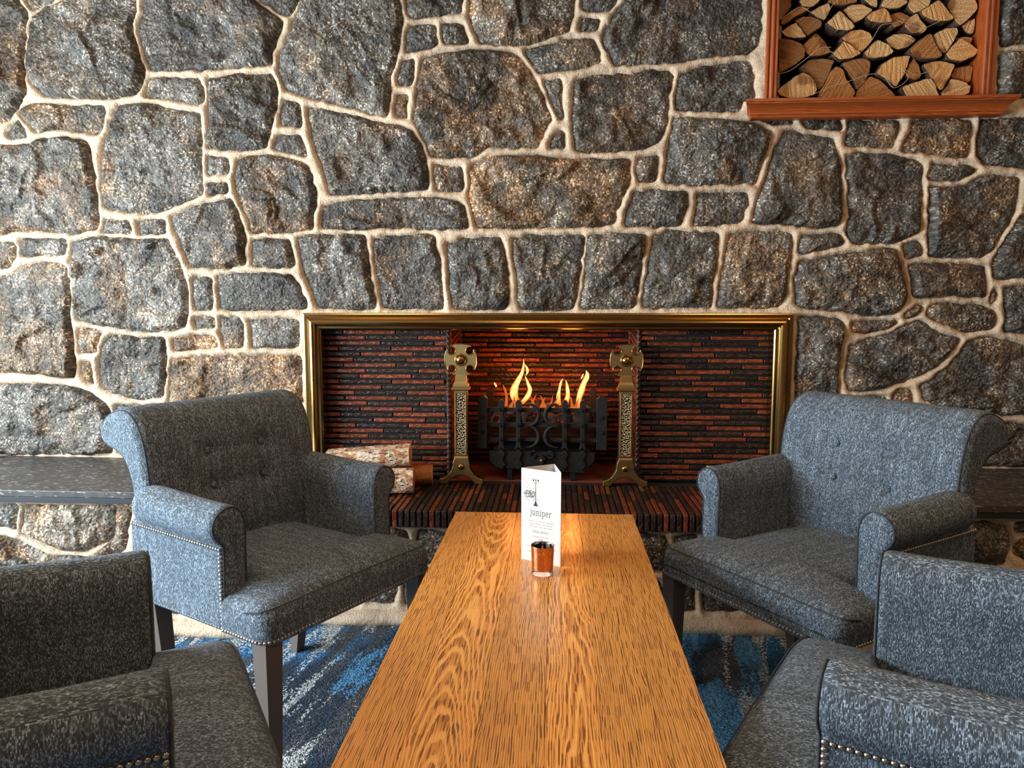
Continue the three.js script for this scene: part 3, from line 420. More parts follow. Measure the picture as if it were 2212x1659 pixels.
function outline(p) {                     // rounded, roughened outline
  let len = 0; for (let i = 0; i < p.pts.length; i++) { const a = p.pts[i], b = p.pts[(i + 1) % p.pts.length]; len += Math.hypot(b[0] - a[0], b[1] - a[1]); }
  const out = softPoly(p.pts, Math.max(20, Math.min(150, Math.round(len / 0.011))), 0.035);
  return out.map(([x, y]) => [x + (fbm(x * 38, y * 38, 2, 5) - 0.5) * 0.014, y + (fbm(x * 38, y * 38, 2, 25) - 0.5) * 0.014]);
}
for (const p of stonePolys) p.out = inset(outline(p), -0.006);
const TONE = [[0.86, 0.86, 0.86], [1.1, 1.1, 1.09], [1.0, 0.95, 0.88], [1.5, 1.34, 1.14], [2.5, 2.2, 1.85]], BROWN = [1.45, 1.08, 0.76], RUST = [1.9, 1.2, 0.8];  // last tone: tan stone with daylight painted in, under the left shelf
stonePolys.forEach((p, id) => {
  const o = p.out, n = o.length, A = Math.abs(area2(o)), size = Math.sqrt(A), seed = 100 + id * 7;
  let cx = 0, cy = 0; { let s = 0; for (let i = 0; i < n; i++) { const a = o[i], b = o[(i + 1) % n], c = a[0] * b[1] - b[0] * a[1]; s += c; cx += (a[0] + b[0]) * c; cy += (a[1] + b[1]) * c; } cx /= 3 * s; cy /= 3 * s; }
  const rings = Math.max(5, Math.min(26, Math.round(size / 2 / 0.0095))), tx = rr(-0.07, 0.07), ty = rr(-0.08, 0.05), lift = clamp(size * 0.055, 0.006, 0.02), amp = clamp(size / 0.3, 0.35, 1), ang = rr(0, 3.14), ca = Math.cos(ang), sa = Math.sin(ang);
  const pos = [], col = [], uv = [], idx = [], ox = rr(0, 3), oy = rr(0, 3), bright = rr(0.86, 1.12), base = TONE[p.tone].map(v => v * bright), stain = p.tone === 2 ? 0.52 : p.tone >= 3 ? 0.45 : 0.66;
  const put = (x, y, d) => {
    const X = (x - cx) * ca + (y - cy) * sa, Y = -(x - cx) * sa + (y - cy) * ca;
    const e = sstep(-0.002, 0.02, d), w = fbm(x * 5, y * 5, 3, seed) - 0.5, st = fbm(X * 7 + w * 2, Y * 3.2, 3, seed + 3) * 4, fl = Math.floor(st), ledge = fl + sstep(0.72, 1, st - fl);
    const h = lift + (x - cx) * tx + (y - cy) * ty + amp * (0.030 * w + 0.015 * (ledge - 2) + 0.016 * (ridge(x * 9 + w * 2, y * 9, 3, seed + 9) - 0.6) + 0.017 * (fbm(x * 34, y * 34, 3, seed + 5) - 0.5));
    pos.push(x, y, PLANES[p.plane] - 0.012 + e * (0.014 + Math.max(-0.002, h)));
    const s1 = sstep(stain - 0.06, stain + 0.1, fbm(x * 6 + 9, y * 6, 4, seed + 21)), s2 = sstep(0.66, 0.74, fbm(x * 11, y * 11, 3, seed + 41));
    let c = mix3(base, base.map((v, k) => v * BROWN[k]), s1 * 0.8); c = mix3(c, RUST, s2 * 0.35 * (p.tone > 1 ? 1 : 0.4)); col.push(...c); uv.push(x + ox, y + oy);
  };
  for (let r = 0; r < rings; r++) { const t = 1 - Math.pow(r / rings, 1.0); for (let i = 0; i < n; i++) { const x = cx + (o[i][0] - cx) * t, y = cy + (o[i][1] - cy) * t; put(x, y, (1 - t) * Math.hypot(o[i][0] - cx, o[i][1] - cy) * 0.8); } }
  put(cx, cy, 1);
  for (let r = 0; r < rings - 1; r++) for (let i = 0; i < n; i++) { const a = r * n + i, b = r * n + (i + 1) % n, c = a + n, d = b + n; idx.push(a, b, c, b, d, c); }
  for (let i = 0; i < n; i++) idx.push((rings - 1) * n + i, (rings - 1) * n + (i + 1) % n, rings * n);
  if (area2(o) < 0) for (let k = 0; k < idx.length; k += 3) [idx[k], idx[k + 1]] = [idx[k + 1], idx[k]];
  const g = new THREE.BufferGeometry(); g.setAttribute('position', new THREE.Float32BufferAttribute(pos, 3)); g.setAttribute('color', new THREE.Float32BufferAttribute(col, 3)); g.setAttribute('uv', new THREE.Float32BufferAttribute(uv, 2)); g.setIndex(idx); g.computeVertexNormals();
  part('stone', g, M.stone, p.plane ? (p.plane === 2 ? plinthMid : p.out[0][0] < 0 ? plinth : plinthRight) : wallBack);
});
// mortar: one rounded ribbon surface that rises between the stones
function mortar(plane, X0, X1, Y0, Y1, holes, parent) {
  const s = 0.0075, nx = Math.round((X1 - X0) / s), ny = Math.round((Y1 - Y0) / s), D = new Float32Array((nx + 1) * (ny + 1)).fill(0.05);
  for (const p of stonePolys) {
    if (p.plane !== plane) continue; const o = p.out, n = o.length; let a = 9, b = -9, c = 9, d = -9; for (const q of o) { a = Math.min(a, q[0]); b = Math.max(b, q[0]); c = Math.min(c, q[1]); d = Math.max(d, q[1]); }
    const i0 = Math.max(0, Math.floor((a - 0.04 - X0) / s)), i1 = Math.min(nx, Math.ceil((b + 0.04 - X0) / s)), j0 = Math.max(0, Math.floor((c - 0.04 - Y0) / s)), j1 = Math.min(ny, Math.ceil((d + 0.04 - Y0) / s));
    for (let j = j0; j <= j1; j++) for (let i = i0; i <= i1; i++) {
      const x = X0 + i * s, y = Y0 + j * s; let m = 1, inside = false;
      for (let k = 0, l = n - 1; k < n; l = k++) { const ax = o[l][0], ay = o[l][1], bx_ = o[k][0], by = o[k][1], dx = bx_ - ax, dy = by - ay, t = clamp(((x - ax) * dx + (y - ay) * dy) / (dx * dx + dy * dy || 1)), ex = x - ax - t * dx, ey = y - ay - t * dy, q = ex * ex + ey * ey; if (q < m) m = q; if ((ay > y) !== (by > y) && x < ax + (y - ay) / (by - ay) * dx) inside = !inside; }
      const v = inside ? -Math.sqrt(m) : Math.sqrt(m), k = j * (nx + 1) + i; if (v < D[k]) D[k] = v;
    }
  }
  const pos = [], uv = [], idx = [], id = new Int32Array(D.length).fill(-1);
  const vert = k => { if (id[k] >= 0) return id[k]; const i = k % (nx + 1), j = (k - i) / (nx + 1), x = X0 + i * s, y = Y0 + j * s, d = D[k]; const z = PLANES[plane] - 0.002 + 0.011 * Math.sqrt(clamp(d / 0.013)) + (fbm(x * 30, y * 30, 3, 7) - 0.5) * 0.009 - (d < 0 ? Math.min(0.03, -d * 1.6) : 0); pos.push(x, y, z); uv.push(x, y); return id[k] = pos.length / 3 - 1; };
  for (let j = 0; j < ny; j++) for (let i = 0; i < nx; i++) {
    const a = j * (nx + 1) + i, b = a + 1, c = a + nx + 1, d = c + 1; if (Math.max(D[a], D[b], D[c], D[d]) < -0.016) continue;
    const x = X0 + (i + 0.5) * s, y = Y0 + (j + 0.5) * s; if (holes.some(h => x > h[0] && x < h[1] && y > h[2] && y < h[3])) continue;
    idx.push(vert(a), vert(b), vert(c), vert(b), vert(d), vert(c));
  }
  const g = new THREE.BufferGeometry(); g.setAttribute('position', new THREE.Float32BufferAttribute(pos, 3)); g.setAttribute('uv', new THREE.Float32BufferAttribute(uv, 2)); g.setIndex(idx); g.computeVertexNormals();
  part('mortar', g, M.mortar, parent);
}
mortar(0, -3.2, 3.0, 0.42, 2.72, [[FIRE.x0 + 0.012, FIRE.x1 - 0.012, 0, FIRE.y1 - 0.012], [NICHE.x0 + 0.012, NICHE.x1 - 0.012, NICHE.y0 - 0.03, NICHE.y1 - 0.01]], wallBack);
mortar(1, -3.2, -1.06, 0, 0.478, [], plinth); mortar(1, 0.97, 3.0, 0, 0.478, [], plinthRight); mortar(2, -1.06, 0.97, 0, 0.362, [], plinthMid);
{ // rough mortar footing where the plinth meets the carpet
  const foot = (x0, x1, z) => { const n = Math.round((x1 - x0) / 0.03), S = []; for (let i = 0; i <= n; i++) { const x = lerp(x0, x1, i / n), a = (fbm(x * 9, 1, 3, 3) - 0.5) * 0.022, b = (fbm(x * 12, 5, 3, 13) - 0.5) * 0.02; S.push([[z - 0.05, -0.01], [z + 0.042 + a, -0.01], [z + 0.045 + a, 0.02], [z + 0.034 + a, 0.034 + b], [z + 0.005, 0.046 + b], [z - 0.05, 0.05]].map(q => new THREE.Vector3(x, q[1], q[0]))); } return loft(S); };
  for (const [a, b, z, o] of [[-3.2, -1.06, PLANES[1], plinth], [0.97, 3.0, PLANES[1], plinthRight], [-1.06, 0.97, PLANES[2], plinthMid]]) part('footing', foot(a, b, z), M.mortar, o, 'rough pale mortar footing');
}
// slate shelves either side of the hearth
for (const [x0, x1, label] of [[-3.2, -1.062, 'dark slate shelf on stone plinth behind the two left chairs, bright with daylight'], [0.972, 3.0, 'dark slate shelf on stone plinth behind the two right chairs, in shade']]) {
  const t = thing('slate_shelf', label, 'shelf', [(x0 + x1) / 2, 0.476, 0], 0, 'slate shelves beside the hearth'), w = (x1 - x0) / 2;
  const top = bx(-w, w, 0.02, 0.044, -0.005, 0.565, 0.003); part('slab', top, M.slate, t);
  part('lower_edge', bx(-w, w, 0, 0.0195, 0.30, 0.562, 0.002), M.slateEdge, t, 'dark lower edge strip');
}

// ---------------------------------------------------------------- fireplace
const HY = 0.43, PZ = -0.06;
const fireplace = thing('fireplace', 'wide inset fireplace with brass frame and thin red brick strips', 'fireplace', [0, HY, 0]);
{
  const F = fireplace, yt = FIRE.y1 - HY;
  const prof = [[0, -0.03], [0, 0.02], [0.002, 0.0235], [0.006, 0.025], [0.018, 0.025], [0.021, 0.022], [0.023, 0.022], [0.026, 0.03], [0.031, 0.0345], [0.038, 0.036], [0.045, 0.033], [0.05, 0.026], [0.0525, 0.016], [0.055, 0.012], [0.062, 0.011], [0.064, 0.006], [0.068, 0.002], [0.07, -0.01], [0.07, -0.058], [0.066, -0.058], [0.05, -0.03]];
  const V = (x, y, z) => new THREE.Vector3(x, y, z), { x0, x1 } = FIRE;
  const rail = (a, b) => { const g = loft([a, b]).toNonIndexed(); g.computeVertexNormals(); return g; };
  part('frame_rail', rail(prof.map(q => V(x0 + q[0], yt - q[0], q[1])), prof.map(q => V(x0 + q[0], 0, q[1]))), M.brass, F, 'polished brass frame moulding');
  part('frame_rail', rail(prof.map(q => V(x1 - q[0], yt - q[0], q[1])), prof.map(q => V(x0 + q[0], yt - q[0], q[1]))), M.brass, F, 'polished brass frame moulding');
  part('frame_rail', rail(prof.map(q => V(x1 - q[0], 0, q[1])), prof.map(q => V(x1 - q[0], yt - q[0], q[1]))), M.brass, F, 'polished brass frame moulding');
  const JL = -0.447, JR = 0.347, top = 0.66;
  const strips = [1, 2, 3].map(k => { const g = new RoundedBoxGeometry(1, 0.0162, 0.02, 2, 0.003); return g; });
  const strip = (len, y, z, seed) => { const g = new RoundedBoxGeometry(len, 0.0155, 0.02, 2, 0.0035), p = g.attributes.position; for (let i = 0; i < p.count; i++) if (p.getZ(i) > 0) { const x = p.getX(i); p.setZ(i, p.getZ(i) + (hash(Math.round(x * 40), seed, 3) - 0.5) * 0.003); } return boxUV(g, seed * 0.37, seed * 0.013); };
  const pool = {}; const stripGeo = (len, k) => { const key = Math.round(len * 200) + '_' + k; return pool[key] ??= strip(Math.round(len * 200) / 200, 0, 0, k + 1); };
  const phase = [0.137, 0.321, 0.191, 0.258, 0.076, 0.394, 0.139, 0.321, 0.191, 0.386, 0.076, 0.258, 0.141, 0.324, 0.194, 0.388, 0.079, 0.443, 0.144, 0.263, 0.196, 0.388, 0.09, 0.33, 0.2, 0.15, 0.42, 0.3, 0.1, 0.25];
  const T2 = 0.2245;
  const rows = (parent, xa, xb, z, shift, n0, cut) => {
    for (let r = 0; r < 28; r++) {
      const y = 0.645 - r * 0.0232; if (y < 0.012) break;
      let x = xa - mod(-(phase[(r + n0) % 30] + shift), T2) , red = Math.floor((phase[(r + n0) % 30] + shift) / T2) % 2 === 0; x = xa - (T2 - mod(phase[(r + n0) % 30] + shift, T2));
      red = !red;
      for (; x < xb; x += T2) {
        red = !red; let a = Math.max(xa, x) + 0.0012, b = Math.min(xb, x + T2) - 0.0012; if (b - a < 0.012) continue;
        const pieces = cut && b > cut && a < cut - 0.02 && b - cut > 0.02 && !red ? [[a, cut - 0.001], [cut + 0.001, b]] : [[a, b]];
        for (const [p, q] of pieces) { const k = Math.floor(rnd() * 3), m = part('brick_strip', stripGeo(q - p, k), red ? M.brick[Math.floor(rnd() * 2)] : M.brick[2 + Math.floor(rnd() * 3)], parent); m.position.set((p + q) / 2, y + rr(-0.0008, 0.0008), z - 0.01 + rr(-0.002, 0.002)); }
      }
    }
  };
  const pl = part('brick_panel', bx(-0.995, JL, 0, 0.69, -0.5, PZ - 0.012), M.grout, F, 'panel of thin horizontal red and brown brick strips'); rows(pl, -0.985, JL - 0.002, PZ, 0, 0, -0.475);
  const pr = part('brick_panel', bx(JR, 0.9, 0, 0.69, -0.5, PZ - 0.012), M.grout, F, 'panel of thin horizontal red and brown brick strips'); rows(pr, JR + 0.002, 0.893, PZ, 0.11, 3, 0);
  const fb = part('fireback', bx(JL, JR, 0, 0.69, -0.56, -0.44), M.grout, F, 'brick strip fireback glowing red above the flames'); rows(fb, JL + 0.004, JR - 0.004, -0.428, 0.05, 6, 0);
  part('lintel', bx(-0.99, 0.9, 0.665, 0.70, -0.5, PZ - 0.02), M.soot, F);
  part('firebox_floor', bx(JL, JR, -0.012, 0.001, -0.45, -0.045, 0.002), M.quarry, F, 'red quarry tile floor of firebox');
  part('threshold', bx(-0.99, 0.895, -0.014, -0.002, -0.06, 0.0), M.grout, F);
  // twisted rope tiles on the edges of the opening
  for (const [x, s] of [[JL + 0.004, 1], [JR - 0.004, -1]]) for (const z of [PZ - 0.004, -0.415]) {
    const S = []; for (let i = 0; i <= 160; i++) { const y = lerp(0.002, 0.66, i / 160); S.push(Array.from({ length: 16 }, (_, k) => { const a = k / 16 * 6.2832, r = 0.0095 + 0.0028 * Math.cos(3 * (a - y * 95 * s)); return V(x + r * Math.cos(a), y, z + r * Math.sin(a)); }).reverse()); }
    part('rope_edge', loft(S), M.brick[3], F, 'twisted rope edge tile');
  }
  for (const [x, s] of [[JL, 1], [JR, -1]]) for (let i = 0; i < 26; i++) {            // jamb tiles laid slantwise
    const g = new RoundedBoxGeometry(0.008, 0.02, 0.36, 1, 0.003); const m = part('jamb_tile', boxUV(g, i * 0.2, i * 0.1), M.brick[i % 3 ? 1 : 3], F); m.position.set(x + s * 0.002, 0.03 + i * 0.0244, -0.24); m.rotation.x = 0.12;
  }
}
// hearth slab of narrow brick strips, bent over the front edge
{
  const x0 = -1.06, x1 = 0.97, n = 90, pitch = (x1 - x0) / n, zf = 0.405, ht = 0.066;
  const H = thing('hearth', 'raised hearth of narrow red and brown brick strips with squared front', 'hearth', [0, HY - ht, 0]);
  part('mortar_bed', merge([bx(x0, x1, 0, ht - 0.008, 0.002, zf - 0.01)]), M.grout, H);
  const tg = [0, 1, 2].map(k => { const g = new RoundedBoxGeometry(pitch * 0.74, 0.016, zf + 0.04, 2, 0.003); return boxUV(g, k * 0.31, k * 0.17, true); }), fg = [0, 1, 2].map(k => { const g = new RoundedBoxGeometry(pitch * 0.74, ht - 0.003, 0.016, 2, 0.003); return boxUV(g, k * 0.41, k * 0.11, true); });
  const tones = [0, 2, 1, 3, 4, 3, 0, 3, 2, 1, 4, 2, 3];
  for (let i = 0; i < n; i++) {
    const x = x0 + (i + 0.5) * pitch, k = i % 3, ta = tones[Math.floor(rnd() * 13)], tb = tones[Math.floor(rnd() * 13)];
    const L = zf + 0.04, cuts = [0.002, rr(0.06, 0.16), rr(0.2, 0.33), zf - 0.0075];      // the top strip in three lengths
    for (let s = 0; s < 3; s++) { const q = part('brick_strip', tg[(k + s) % 3], M.brick[s === 2 ? tb : tones[Math.floor(rnd() * 13)]], H), za = cuts[s] + 0.0008, zb = cuts[s + 1] - 0.0008; q.scale.z = (zb - za) / L; q.position.set(x + rr(-0.0006, 0.0006), ht - 0.008 + rr(-0.0025, 0.001), (za + zb) / 2); }
    const c = part('brick_strip', fg[k], M.brick[rnd() < 0.5 ? tb : 3], H); c.position.set(x, ht / 2 - 0.0015, zf + rr(-0.0015, 0.0015));
  }
}
// ---------------------------------------------------------------- andirons
function andiron(x, label) {
  const t = thing('andiron', label, 'andiron', [x, HY, 0.0], 0, 'pair of brass andirons'), V = (a, b, c) => new THREE.Vector3(a, b, c);
  // bracket feet
  const half = [[0.09, 0.0], [0.09, 0.022], [0.072, 0.026], [0.055, 0.038], [0.042, 0.056], [0.036, 0.072], [0.035, 0.09], [0.03, 0.104], [0.026, 0.112]];
  const inner = [[0.058, 0.0], [0.053, 0.008], [0.04, 0.022], [0.022, 0.034], [0, 0.038]];
  const pts = [...half, ...half.slice().reverse().map(p => [-p[0], p[1]]), ...inner.map(p => [-p[0], p[1]]), ...inner.slice(0, -1).reverse()];
  const f = extr(pts, 0.034, 0.003); f.translate(0, 0, -0.012); part('foot', f, M.agedBrass, t);
  const knob = new THREE.SphereGeometry(0.0135, 20, 12); knob.scale(1, 1, 0.7); knob.translate(0, 0.073, 0.024); part('foot_boss', knob, M.brass, t);
  // post: square, slightly tapered, with a sunk hammered panel
  const sec = (w, d, y) => [[-w, -d], [w, -d], [w, d], [-w, d]].map(q => V(q[0], y, q[1] + 0.004)).reverse();
  const flat = g => { const o = g.index ? g.toNonIndexed() : g; o.computeVertexNormals(); return o; };
  part('post', flat(loft([sec(0.03, 0.02, 0.1), sec(0.03, 0.02, 0.112), sec(0.0275, 0.018, 0.116), sec(0.0265, 0.016, 0.388)])), M.agedBrass, t);
  const pl = new THREE.PlaneGeometry(0.04, 0.255, 1, 1); { const uv = pl.attributes.uv; for (let i = 0; i < uv.count; i++) uv.setXY(i, uv.getX(i), uv.getY(i)); }
  const pb = new THREE.BoxGeometry(0.04, 0.255, 0.004); pb.translate(0, 0.252, 0.0215); part('hammered_panel', pb, M.hammered, t, 'hammered brass panel with pale raised dots');
  const rim = merge([bx(-0.0235, -0.0195, 0.122, 0.382, 0.019, 0.0255, 0.001), bx(0.0195, 0.0235, 0.122, 0.382, 0.019, 0.0255, 0.001), bx(-0.0235, 0.0235, 0.378, 0.383, 0.019, 0.0255, 0.001), bx(-0.0235, 0.0235, 0.121, 0.126, 0.019, 0.0255, 0.001)]);
  part('panel_rim', rim, M.agedBrass, t);
  part('collar', flat(loft([sec(0.029, 0.02, 0.388), sec(0.036, 0.025, 0.392), sec(0.036, 0.025, 0.4), sec(0.031, 0.021, 0.404), sec(0.03, 0.02, 0.414), sec(0.024, 0.015, 0.424), sec(0.022, 0.013, 0.446), sec(0.02, 0.012, 0.452)])), M.agedBrass, t);
  // wheel cross head
  const R = 0.067, c = 0.0525, tips = []; const tip = 38 * Math.PI / 180, r = Math.sqrt(R * R + c * c - 2 * R * c * Math.cos(Math.PI / 4 - tip));
  for (let a = 0; a < 4; a++) {
    const A = a * Math.PI / 2; for (let k = 0; k <= 8; k++) { const th = A - tip + 2 * tip * k / 8; tips.push([R * Math.cos(th) * (1 - 0.03 * Math.cos((k / 8 - 0.5) * 2 * Math.PI)), R * Math.sin(th) * (1 - 0.03 * Math.cos((k / 8 - 0.5) * 2 * Math.PI))]); }
    const C = A + Math.PI / 4, cx = c * Math.cos(C), cy = c * Math.sin(C), p0 = [R * Math.cos(A + tip), R * Math.sin(A + tip)], a0 = Math.atan2(p0[1] - cy, p0[0] - cx), p1 = [R * Math.cos(A + Math.PI / 2 - tip), R * Math.sin(A + Math.PI / 2 - tip)]; let a1 = Math.atan2(p1[1] - cy, p1[0] - cx); while (a1 > a0) a1 -= 2 * Math.PI;
    for (let k = 1; k < 12; k++) { const th = lerp(a0, a1, k / 12); tips.push([cx + r * Math.cos(th), cy + r * Math.sin(th)]); }
  }
  const hd = extr(tips, 0.012, 0.002); hd.translate(0, 0.512, -0.002); part('cross_head', hd, M.agedBrass, t, 'flared wheel cross head');
  const edge = tips.map(q => [q[0], q[1] + 0.512, 0.0115]); part('head_rim', tube(edge, 0.0022, 220, 5, true), M.brass, t);
  const ring = new THREE.TorusGeometry(0.0215, 0.004, 8, 28); ring.translate(0, 0.512, 0.013); const bs = new THREE.SphereGeometry(0.0185, 24, 14); bs.scale(1, 1, 0.75); bs.translate(0, 0.512, 0.013);
  part('head_boss', merge([ring, bs]), M.brass, t);
  part('log_bar', merge([bx(-0.01, 0.01, 0.05, 0.07, -0.12, 0.0, 0.002)]), M.iron, t);
  return t;
}
andiron(-0.383, 'brass andiron with cross head left of the fire, beside the birch logs');
andiron(0.286, 'brass andiron with cross head right of the fire');

// ---------------------------------------------------------------- fire basket
const gx = v => -0.055 + (v - 905) * 0.000481, gy = v => 0.742 - (v - 870) * 0.000481 - HY;
{
  const z0 = -0.05, t = thing('fire_basket', 'black iron fire basket with spear bars and crescent ornaments between andirons', 'fire grate', [0, HY, 0]);
  const post = (xa, xb, name, z) => { const a = gx(xa), b = gx(xb), y0 = gy(1232), y1 = gy(766), m = (a + b) / 2, ch = 0.011; return part(name, (() => { const g = extr([[a, y0 + 0.004], [a + 0.004, y0], [b - 0.004, y0], [b, y0 + 0.004], [b, y1 - ch], [m + 0.008, y1 - 0.001], [m - 0.008, y1 - 0.001], [a, y1 - ch]], 0.02, 0.002); g.translate(0, 0, z); return g; })(), M.iron, t); };
  for (const [a, b] of [[355, 437], [1375, 1465]]) { const p = post(a, b, 'side_plate', z0); for (const y of [950, 1080]) { const k = new THREE.SphereGeometry(0.0075, 12, 8); k.translate(gx((a + b) / 2), gy(y), z0 + 0.023); part('rivet', k, M.iron, p); } }
  const bar = (y0, y1, z = z0 + 0.002) => part('cross_bar', bx(gx(420), gx(1390), gy(y1), gy(y0), z, z + 0.008, 0.0015), M.iron, t);
  bar(872, 910); bar(1002, 1042); bar(1132, 1168);
  for (const X of [560, 708, 1105, 1258]) {
    const x = gx(X), w = 0.0095, yt = gy(800), yb = gy(1235);
    const g = extr([[x - w, yb + 0.022], [x - 0.015, yb + 0.004], [x - 0.013, yb], [x, yb + 0.008], [x + 0.013, yb], [x + 0.015, yb + 0.004], [x + w, yb + 0.022], [x + w, gy(905)], [x + 0.0125, gy(880)], [x + 0.0125, gy(825)], [x + 0.005, yt], [x - 0.005, yt], [x - 0.0125, gy(825)], [x - 0.0125, gy(880)], [x - w, gy(905)]], 0.01, 0.0025); g.translate(0, 0, z0 + 0.01);
    const s = part('spear_bar', g, M.iron, t);
    for (const y of [890, 1022, 1150]) { const k = new THREE.OctahedronGeometry(0.012); k.scale(1, 1.1, 0.7); k.translate(x, gy(y), z0 + 0.021); part('stud', k, M.iron, s); }
  }
  const cres = (cx, cy, dir, R = 0.0445) => { const S = [], n = 26; for (let i = 0; i <= n; i++) { const a = lerp(-1.75, 1.75, i / n), w = 0.0022 + 0.0075 * Math.cos(a * 0.82), c = new THREE.Vector3(cx + dir * R * Math.cos(a) * 1.0, cy + R * Math.sin(a), z0 + 0.016), nx = dir * Math.cos(a), ny = Math.sin(a); S.push(Array.from({ length: 10 }, (_, k) => { const th = k / 10 * 6.2832; return new THREE.Vector3(c.x + nx * w * Math.cos(th), c.y + ny * w * Math.cos(th), c.z + 0.0065 * Math.sin(th)); })); } const g = loft(dir > 0 ? S : S.reverse()); part('crescent', g, M.iron, t, 'crescent ornament'); };
  for (const y of [932, 1120]) { cres(gx(790), gy(y), 1); cres(gx(1030), gy(y), -1); }
  for (const [x, s] of [[785, 1], [1030, -1]]) { const k = new THREE.OctahedronGeometry(0.014); k.scale(1.2, 1, 0.7); k.translate(gx(x), gy(1028), z0 + 0.018); part('stud', k, M.iron, t); }
  // ash front
  const ash = extr([[gx(455), gy(1250)], [gx(455), gy(1345)], [gx(520), gy(1402)], [gx(1270), gy(1440)], [gx(1360), gy(1335)], [gx(1367), gy(1258)]], 0.01, 0.0015); ash.translate(0, 0, z0 - 0.004);
  const ap = part('ash_front', ash, M.iron, t, 'pitted black ash front plate');
  for (const X of [560, 708, 1105, 1258]) { const x = gx(X), g = merge([[gy(1272), 0.016], [gy(1370), 0.016]].map(([y, r], i) => { const e = extr([[x - r, y], [x - r * 0.62, y + r * 1.1 * (i ? -1 : 1) * -0.6], [x - 0.006, y + (i ? 0.024 : -0.024)], [x + 0.006, y + (i ? 0.024 : -0.024)], [x + r * 0.62, y + r * 1.1 * (i ? -1 : 1) * -0.6], [x + r, y], [x, y + (i ? -0.022 : 0.024)]].sort((p, q) => Math.atan2(p[1] - y, p[0] - x) - Math.atan2(q[1] - y, q[0] - x)), 0.006, 0.002); e.translate(0, 0, z0 + 0.008); return e; })); part('leaf_ornament', g, M.iron, ap); }
  const curl = (x, s) => part('curl', tube(Array.from({ length: 22 }, (_, i) => { const a = i / 21 * 5.2 + 1.2, r = 0.018 - 0.011 * i / 21; return [gx(x) + s * r * Math.cos(a), gy(1285) + r * Math.sin(a), z0 + 0.012]; }), 0.0048, 40, 6), M.iron, ap); curl(835, 1); curl(975, -1);
  const dm = new THREE.BoxGeometry(0.03, 0.03, 0.012); dm.rotateZ(Math.PI / 4); dm.translate(gx(905), gy(1325), z0 + 0.012); part('damper_plate', dm, M.iron, ap);
  const kb = lathe([[0, 0.018], [0.006, 0.016], [0.0085, 0.009], [0.006, 0.003], [0.004, 0]], 16); kb.rotateX(Math.PI / 2); kb.translate(gx(905), gy(1325), z0 + 0.018); part('damper_knob', kb, M.agedBrass, ap, 'small brass damper knob');
  for (const X of [630, 1180]) part('foot', bx(gx(X) - 0.0105, gx(X) + 0.0105, 0, gy(1390), -0.075, -0.052, 0.002), M.iron, t);
  for (const X of [630, 1180]) part('foot', bx(gx(X) - 0.0105, gx(X) + 0.0105, 0, gy(1390), -0.3, -0.28, 0.002), M.iron, t);
  for (const [a, b] of [[380, 445], [1340, 1410]]) post(a, b, 'rear_post', -0.31);
  part('basket_floor', bx(gx(440), gx(1380), gy(1170), gy(1150), -0.31, z0, 0.002), M.iron, t);
  part('rear_plate', bx(gx(430), gx(1390), gy(1150), gy(880), -0.305, -0.295, 0.002), M.iron, t);
  part('ash_tray', bx(gx(480), gx(1340), gy(1400), gy(1270), -0.28, -0.06, 0.003), M.soot, t);
}
// coals
{
  const r0 = mulberry(21), mats = [std({ color: 0x2a2421, roughness: 0.95, bumpMap: rep(T.iron, 0.05), bumpScale: 0.003 }), std({ color: 0x6a5a50, roughness: 0.95, bumpMap: rep(T.iron, 0.05), bumpScale: 0.003 }), std({ color: 0x3a2018, roughness: 1, emissive: 0xff4a12, emissiveIntensity: 0.55, emissiveMap: tex(128, 128, (u, v) => 255 * sstep(0.5, 0.7, fbm(u * 6, v * 6, 3, 3, 6, 6)), true) })];
  const geos = [0, 1, 2, 3].map(k => { const g = new THREE.IcosahedronGeometry(1, 3), p = g.attributes.position; for (let i = 0; i < p.count; i++) { const x = p.getX(i), y = p.getY(i), z = p.getZ(i), f = 0.7 + 0.5 * fbm(x * 1.7 + k * 5 + 10, y * 1.7 + z * 1.3 + 10, 3, k) + 0.12 * (Math.abs(x) > 0.6 ? 1 : 0); p.setXYZ(i, x * f, y * f * 0.8, z * f * 0.85); } const q = mergeVertices(g); q.computeVertexNormals(); return g.computeVertexNormals() || g; });
  let n = 0; for (const [zz, yy, cnt] of [[-0.085, 0.268, 11], [-0.15, 0.282, 9], [-0.21, 0.292, 8]]) for (let i = 0; i < cnt; i++) {
    const m = (n * 5) % 7 === 0 ? 2 : n % 3 ? 0 : 1, o = solo('coal', geos[n % 4], mats[m], ['dark lump of coal in the fire basket', 'ashy grey lump of coal in the fire basket', 'glowing red lump of coal in the fire basket'][m === 2 ? 2 : m === 1 ? 1 : 0], 'coal', ['dark coals in the basket', 'ashy coals in the basket', 'glowing coals in the basket'][m === 2 ? 2 : m === 1 ? 1 : 0]);
    const s = 0.0245 + 0.006 * r0(); o.position.set(lerp(gx(470), gx(1350), (i + 0.5) / cnt) + (r0() - 0.5) * 0.012, HY + yy - 0.012 + (r0() - 0.5) * 0.01, zz + (r0() - 0.5) * 0.012); o.scale.setScalar(s); o.rotation.set(r0() * 6, r0() * 6, r0() * 6); n++;
  }
}
